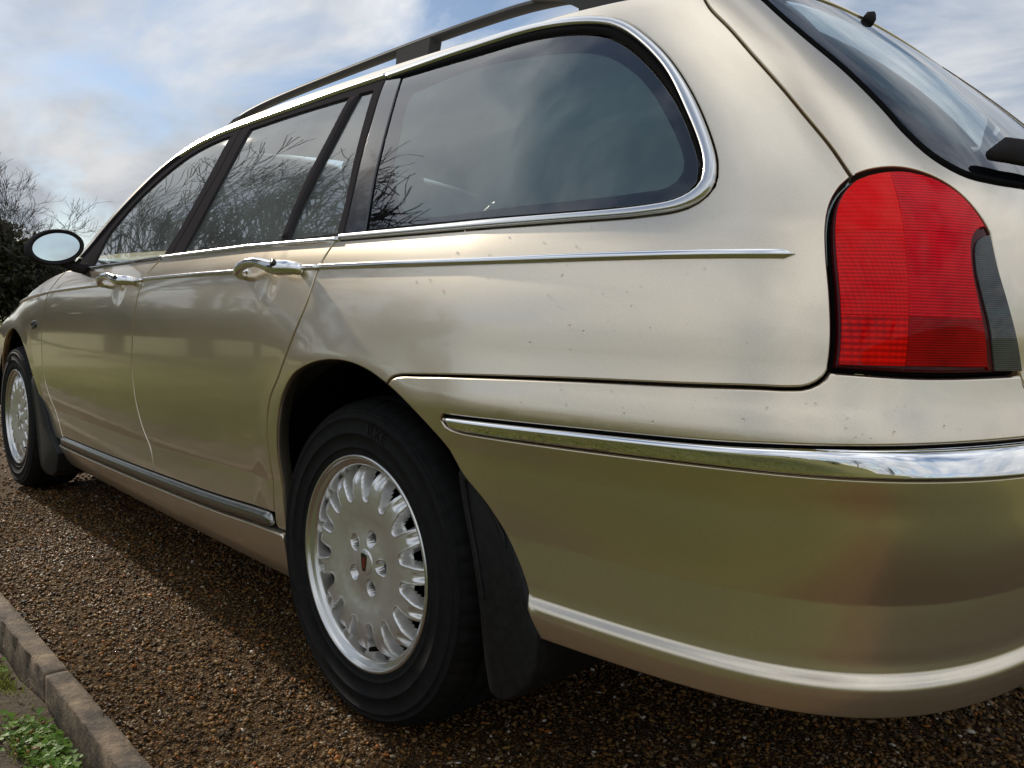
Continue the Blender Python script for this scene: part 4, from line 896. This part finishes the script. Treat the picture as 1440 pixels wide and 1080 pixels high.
def bare_tree(name, loc, H, seed, label, depth=5, kids=(2, 4), spread=.55, group=None, rad=.16, rmin=.005):
    rg = np.random.default_rng(seed); root = empty(name, loc); out = []
    grow(rg, (0, 0, -.2), (rg.normal(0, .06), rg.normal(0, .06), 1), H*.30, rad, depth, out, spread, 0, kids)
    for part, test in (('trunk', lambda d: d == depth), ('branches', lambda d: d < depth)):
        V = []; F = []
        for P, rr, d in out:
            if not test(d): continue
            k = 8 if d == depth else (5 if d > 2 else 3); v, f_ = tube(P, [max(r, rmin) for r in rr], k, cap=False); o = len(V); V += v; F += [tuple(i+o for i in q) for q in f_]
        mesh(part, V, F, 'bark', root)
    tag(root, label, 'tree', group); return root
def crown(name, parent, rg, blobs, n, size, mt):
    V = []; val = []
    for (c, r3) in blobs:
        k = int(n*np.prod(r3)**.66); d = rg.normal(size=(k, 3)); d /= np.linalg.norm(d, axis=1, keepdims=True)
        rr = rg.uniform(.55, 1.08, k)**.6; lump = 1+.18*np.sin(d[:, :1]*7+c[0])*np.cos(d[:, 2:]*6+c[1]); P = np.array(c)+d*np.array(r3)*rr[:, None]*lump
        a = rg.normal(size=(k, 3)); a /= np.linalg.norm(a, axis=1, keepdims=True); b = np.cross(a, rg.normal(size=(k, 3))); b /= np.linalg.norm(b, axis=1, keepdims=True)
        s = size*rg.uniform(.5, 1.3, k)[:, None]; V.append(np.stack([P-a*s, P-b*s*.45, P+a*s, P+b*s*.45], 1)); val.append(np.repeat(rg.random(k), 4))
    V = np.concatenate(V); F = np.arange(len(V)*4).reshape(-1, 4); return faces_obj(name, V, F, mt, parent, np.concatenate(val))
def bush(name, loc, blobs, seed, label, n=900, size=.13, mt='evergreen', group=None):
    rg = np.random.default_rng(seed); root = empty(name, loc); crown('crown', root, rg, blobs, n, size, mt)
    parts = [tube([(rg.normal(0, .1), rg.normal(0, .1), -.1), tuple(np.array(b[0])*[.5, .5, .5]), b[0]], [.12, .08, .02], 6) for b in blobs]
    V, F = join(parts); mesh('trunk', V, F, 'bark', root); tag(root, label, 'tree', group); return root
def away(px, dist):
    v = fwd+rgt*((px-720)/1111.73); h = Vector((v.x, v.y)).normalized(); return (-1.265+h.x*dist, 1.685+h.y*dist, -.075)
G1 = 'evergreens at the far end of the field'
BIG = dict(n=420, size=.26)
bush('evergreen_tree', away(-40, 72), [((0,0,4.2),(4.4,4.4,4.0)),((1.6,1.2,6.2),(2.8,2.8,2.4)),((-2,.8,5.0),(3.2,3.0,3.0))], 21, 'dark evergreen tree at the left edge beyond the car, below the bare twigs', group=G1, **BIG)
bush('evergreen_tree', away(36, 76), [((0,0,3.2),(4.6,4.4,3.0)),((1.2,-1.4,4.6),(2.6,3.0,2.0)),((-1.8,1.0,4.2),(2.8,3.0,2.2))], 22, 'lower dark evergreen directly behind the door mirror', group=G1, **BIG)
bush('evergreen_tree', away(92, 78), [((0,0,2.2),(3.6,3.6,2.0)),((.5,-.6,2.8),(1.8,2.0,1.2))], 23, 'small dark evergreen beyond the bonnet, right of the mirror arm', group=G1, **BIG)
bush('evergreen_tree', away(-130, 78), [((0,0,4.4),(5.2,4.8,4.4)),((2,.8,6.4),(3,3,3))], 24, 'tall dark evergreen partly outside the left of the picture', group=G1, **BIG)
bare_tree('bare_tree', away(-14, 70), 17.0, 31, 'bare winter tree rising behind the evergreens at the left edge', 5, (3, 5), .6, rad=.22, rmin=.012)
bare_tree('bare_tree', away(22, 74), 9.0, 32, 'small bare twiggy tree above the evergreen behind the door mirror', 5, (3, 5), .6, rad=.16, rmin=.012)
# beside the drive, seen in the glass and the bright trim
G2 = 'bare trees mirrored in the side windows'
for i, (x, y, H, lab) in enumerate(((13.6, 4.4, 19, 'large spreading bare tree mirrored in the rear door window'), (21.5, 4.0, 17, 'bare tree mirrored in the front door window'), (11.6, 5.4, 14, 'bare tree mirrored in the small rear door quarter light'), (9.0, 7.0, 9, 'bare tree mirrored low in the rear side window'))):
    bare_tree('bare_tree', (x, y, -.075), H*.72, 41+i, lab, 6, (2, 5), .50, G2, rad=.24, rmin=.009)
G3 = 'far hedge line across the field'
hx = [(-120+i*13+5*math.sin(i*2.3), 120+9*math.sin(i*1.7)) for i in range(22)]
V = []
rg = np.random.default_rng(77)
hedge = empty('far_hedge', (20, 120, -.075)); crown('foliage', hedge, rg, [((x-20, y-120, 1.8), (8, 3, 2.2+1.2*math.sin(i*1.3)**2)) for i, (x, y) in enumerate(hx)], 60, .7, 'evergreen'); tag(hedge, 'long dark hedge line far across the grass field, mirrored in the bumper strip', 'hedge', kind='stuff')

G4 = 'dark shrubs along the field edge, mirrored in the doors'
for i, (az, dist, r_, hh, lab) in enumerate(((3, 46, 4.0, 3.4, 'broad dark shrub farthest along the field edge'), (9, 40, 3.6, 3.0, 'dark shrub under the bare tree in the front door reflection'), (15, 36, 3.4, 3.2, 'tall dark shrub under the large bare tree'), (21, 34, 3.2, 2.6, 'rounded dark shrub beside the quarter light tree'), (28, 34, 3.2, 2.9, 'dense dark shrub midway along the field edge'), (35, 36, 3.4, 2.4, 'low wide dark shrub near the end of the row'), (42, 40, 3.4, 2.2, 'last low dark shrub of the row on the field'))):
    x, y = .5+dist*math.cos(R(az)), .9+dist*math.sin(R(az))
    bush('shrub', (x, y, -.075), [((0, 0, hh*.45), (r_*1.5, r_*1.5, hh*.55)), ((r_*.5, .3, hh*.6), (r_*.6, r_*.6, hh*.42)), ((-r_*.5, -.3, hh*.55), (r_*.6, r_*.6, hh*.4))], 300+i, lab, 260, .22, group=G4)

bush('shrub', (-9.5, 9.5, -.075), [((0, 0, .75), (.9, .9, .85)), ((.7, -.5, .6), (.7, .7, .6))], 330, 'small rounded shrub on the lawn, mirrored in the bumper strip', 500, .09)
bare_tree('bare_tree', (-22, 14, -.075), 9, 333, 'lone bare tree on the lawn, mirrored at the corner of the bumper strip', 5, (2, 5), .6, rad=.16, rmin=.012)
bare_tree('bare_tree', (-30, 9, -.075), 8, 334, 'farther lone bare tree on the lawn behind the car', 5, (2, 5), .6, rad=.16, rmin=.012)

# grass and weeds on the verge
def blades(name, pts, hmin, hmax, wd, mt, seed, label, lean=.5):
    rg = np.random.default_rng(seed); n = len(pts); a = rg.uniform(0, 2*np.pi, n); h = rg.uniform(hmin, hmax, n); l = rg.normal(0, lean, (n, 2))*h[:, None]
    sx = np.stack([np.cos(a), np.sin(a), 0*a], -1)*wd*rg.uniform(.6, 1.3, n)[:, None]; up_ = np.stack([l[:, 0]*.4, l[:, 1]*.4, h*.6], -1); tp = np.stack([l[:, 0], l[:, 1], h*.95], -1)
    V = np.stack([pts-sx, pts+sx, pts+up_+sx*.8, pts+tp, pts+up_-sx*.8], 1); F = np.arange(n*5).reshape(-1, 5)
    o = faces_obj(name, V, F, mt, None, np.repeat(rg.random(n), 5)); return tag(o, label, 'grass', kind='stuff')
def clump(n, cx, cy, sx, sy, seed):
    rg = np.random.default_rng(seed); P = np.stack([rg.normal(cx, sx, n), rg.normal(cy, sy, n), np.full(n, -.055)], -1); return P[P[:, 1] > 1.283]
cl = np.vstack([clump(500, .30, 1.315, .10, .022, 1), clump(120, .46, 1.32, .05, .02, 2), clump(420, .98, 1.33, .10, .03, 3), clump(300, .72, 1.31, .08, .015, 4), clump(160, .12, 1.32, .08, .03, 5), clump(200, 1.4, 1.33, .2, .03, 6)])
blades('grass_tufts', np.vstack([cl, clump(120, .6, 1.36, .5, .05, 8)]), .010, .036, .0013, 'blade', 9, 'short bright grass tufts growing along the kerb')
def clovers(n, groups, seed):
    rg = np.random.default_rng(seed); V = []; F = []; val = []
    for (cx, cy, sx, sy, k) in groups:
        for _ in range(k):
            x, y = rg.normal(cx, sx), max(1.282, rg.normal(cy, sy)); z = -.055+rg.uniform(.006, .028); r = rg.uniform(.003, .006); a0 = rg.uniform(0, 6.28); tv = rg.random(); tx, tyy = rg.normal(0, .35, 2)
            for q in range(3):
                a = a0+q*2.094; c = np.array([x+math.cos(a)*r*.9, y+math.sin(a)*r*.9])
                o = len(V); V.append((x, y, z))
                for t in np.linspace(-2.2, 2.2, 6):
                    px, py = c[0]+math.cos(a+t)*r*.85, c[1]+math.sin(a+t)*r*.85; V.append((px, py, z+(px-x)*tx+(py-y)*tyy+.001))
                val += [tv]*7
                for j in range(5): F.append((o, o+1+j, o+2+j))
    o = faces_obj('clover', V, F, 'clover', None, val); return tag(o, 'patch of small round-leaved green weeds against the kerb', 'weeds', kind='stuff')
clovers(0, [(.30, 1.310, .075, .018, 330), (.44, 1.325, .05, .02, 120), (.20, 1.33, .05, .02, 80), (.95, 1.32, .08, .025, 200)], 3)
rgf = np.random.default_rng(66); nb = 26000
fp = np.stack([rgf.uniform(-3, 9, nb), 1.50+rgf.random(nb)**1.5*5, np.full(nb, -.08)], -1)
blades('field_grass', fp, .04, .10, .003, 'blade', 67, 'rough green grass of the field beside the verge')

# rain drops left on the paint and the lamp
def drops(name, parent, n, u0, u1, z0, z1, seed, h=0., rmax=.0016, mt_='water', flat=1.):
    rg = np.random.default_rng(seed); V = []; F = []; cu_, cz_ = rg.uniform(u0, u1, 14), rg.uniform(z0, z1, 14)
    kk = rg.integers(14, size=n); fr = rg.random(n) < .35
    uu = np.where(fr, rg.uniform(u0, u1, n), np.clip(cu_[kk]+rg.normal(0, .05, n), u0, u1)); zz = np.where(fr, rg.uniform(z0, z1, n), np.clip(cz_[kk]+rg.normal(0, .022, n), z0, z1))
    PP = on(uu, zz, np.full(n, h)); NN = SD(uu, zz)[2]
    for i in range(n):
        p = PP[i]; nn = Vector(NN[i]); t = nn.orthogonal().normalized(); b = nn.cross(t); r = .0005+rmax*rg.random()**3; o = len(V); st = rg.uniform(1, 1.7)
        for rr, hh in ((1., 0.), (.8, .35), (.45, .55)):
            for j in range(8): a = j*math.pi/4; V.append(Vector(p)+t*r*rr*math.cos(a)+b*r*rr*st*math.sin(a)+nn*r*hh*flat)
        V.append(Vector(p)+nn*r*.62*flat)
        for q in range(2):
            for j in range(8): F.append((o+q*8+j, o+q*8+(j+1) % 8, o+q*8+8+(j+1) % 8, o+q*8+8+j))
        for j in range(8): F.append((o+16+j, o+16+(j+1) % 8, o+24))
    ob = mesh(name, V, F, mt_, parent); fix_normals(ob); ob['kind'] = 'stuff'
drops('rain_drops', quarter, 90, -.86, -.2, .73, .92, 1)
drops('rain_drops', bumper, 60, -1.1, -.35, .66, .70, 2)
drops('rain_drops', lamp, 40, -1.04, -.90, .74, .95, 3, .004)
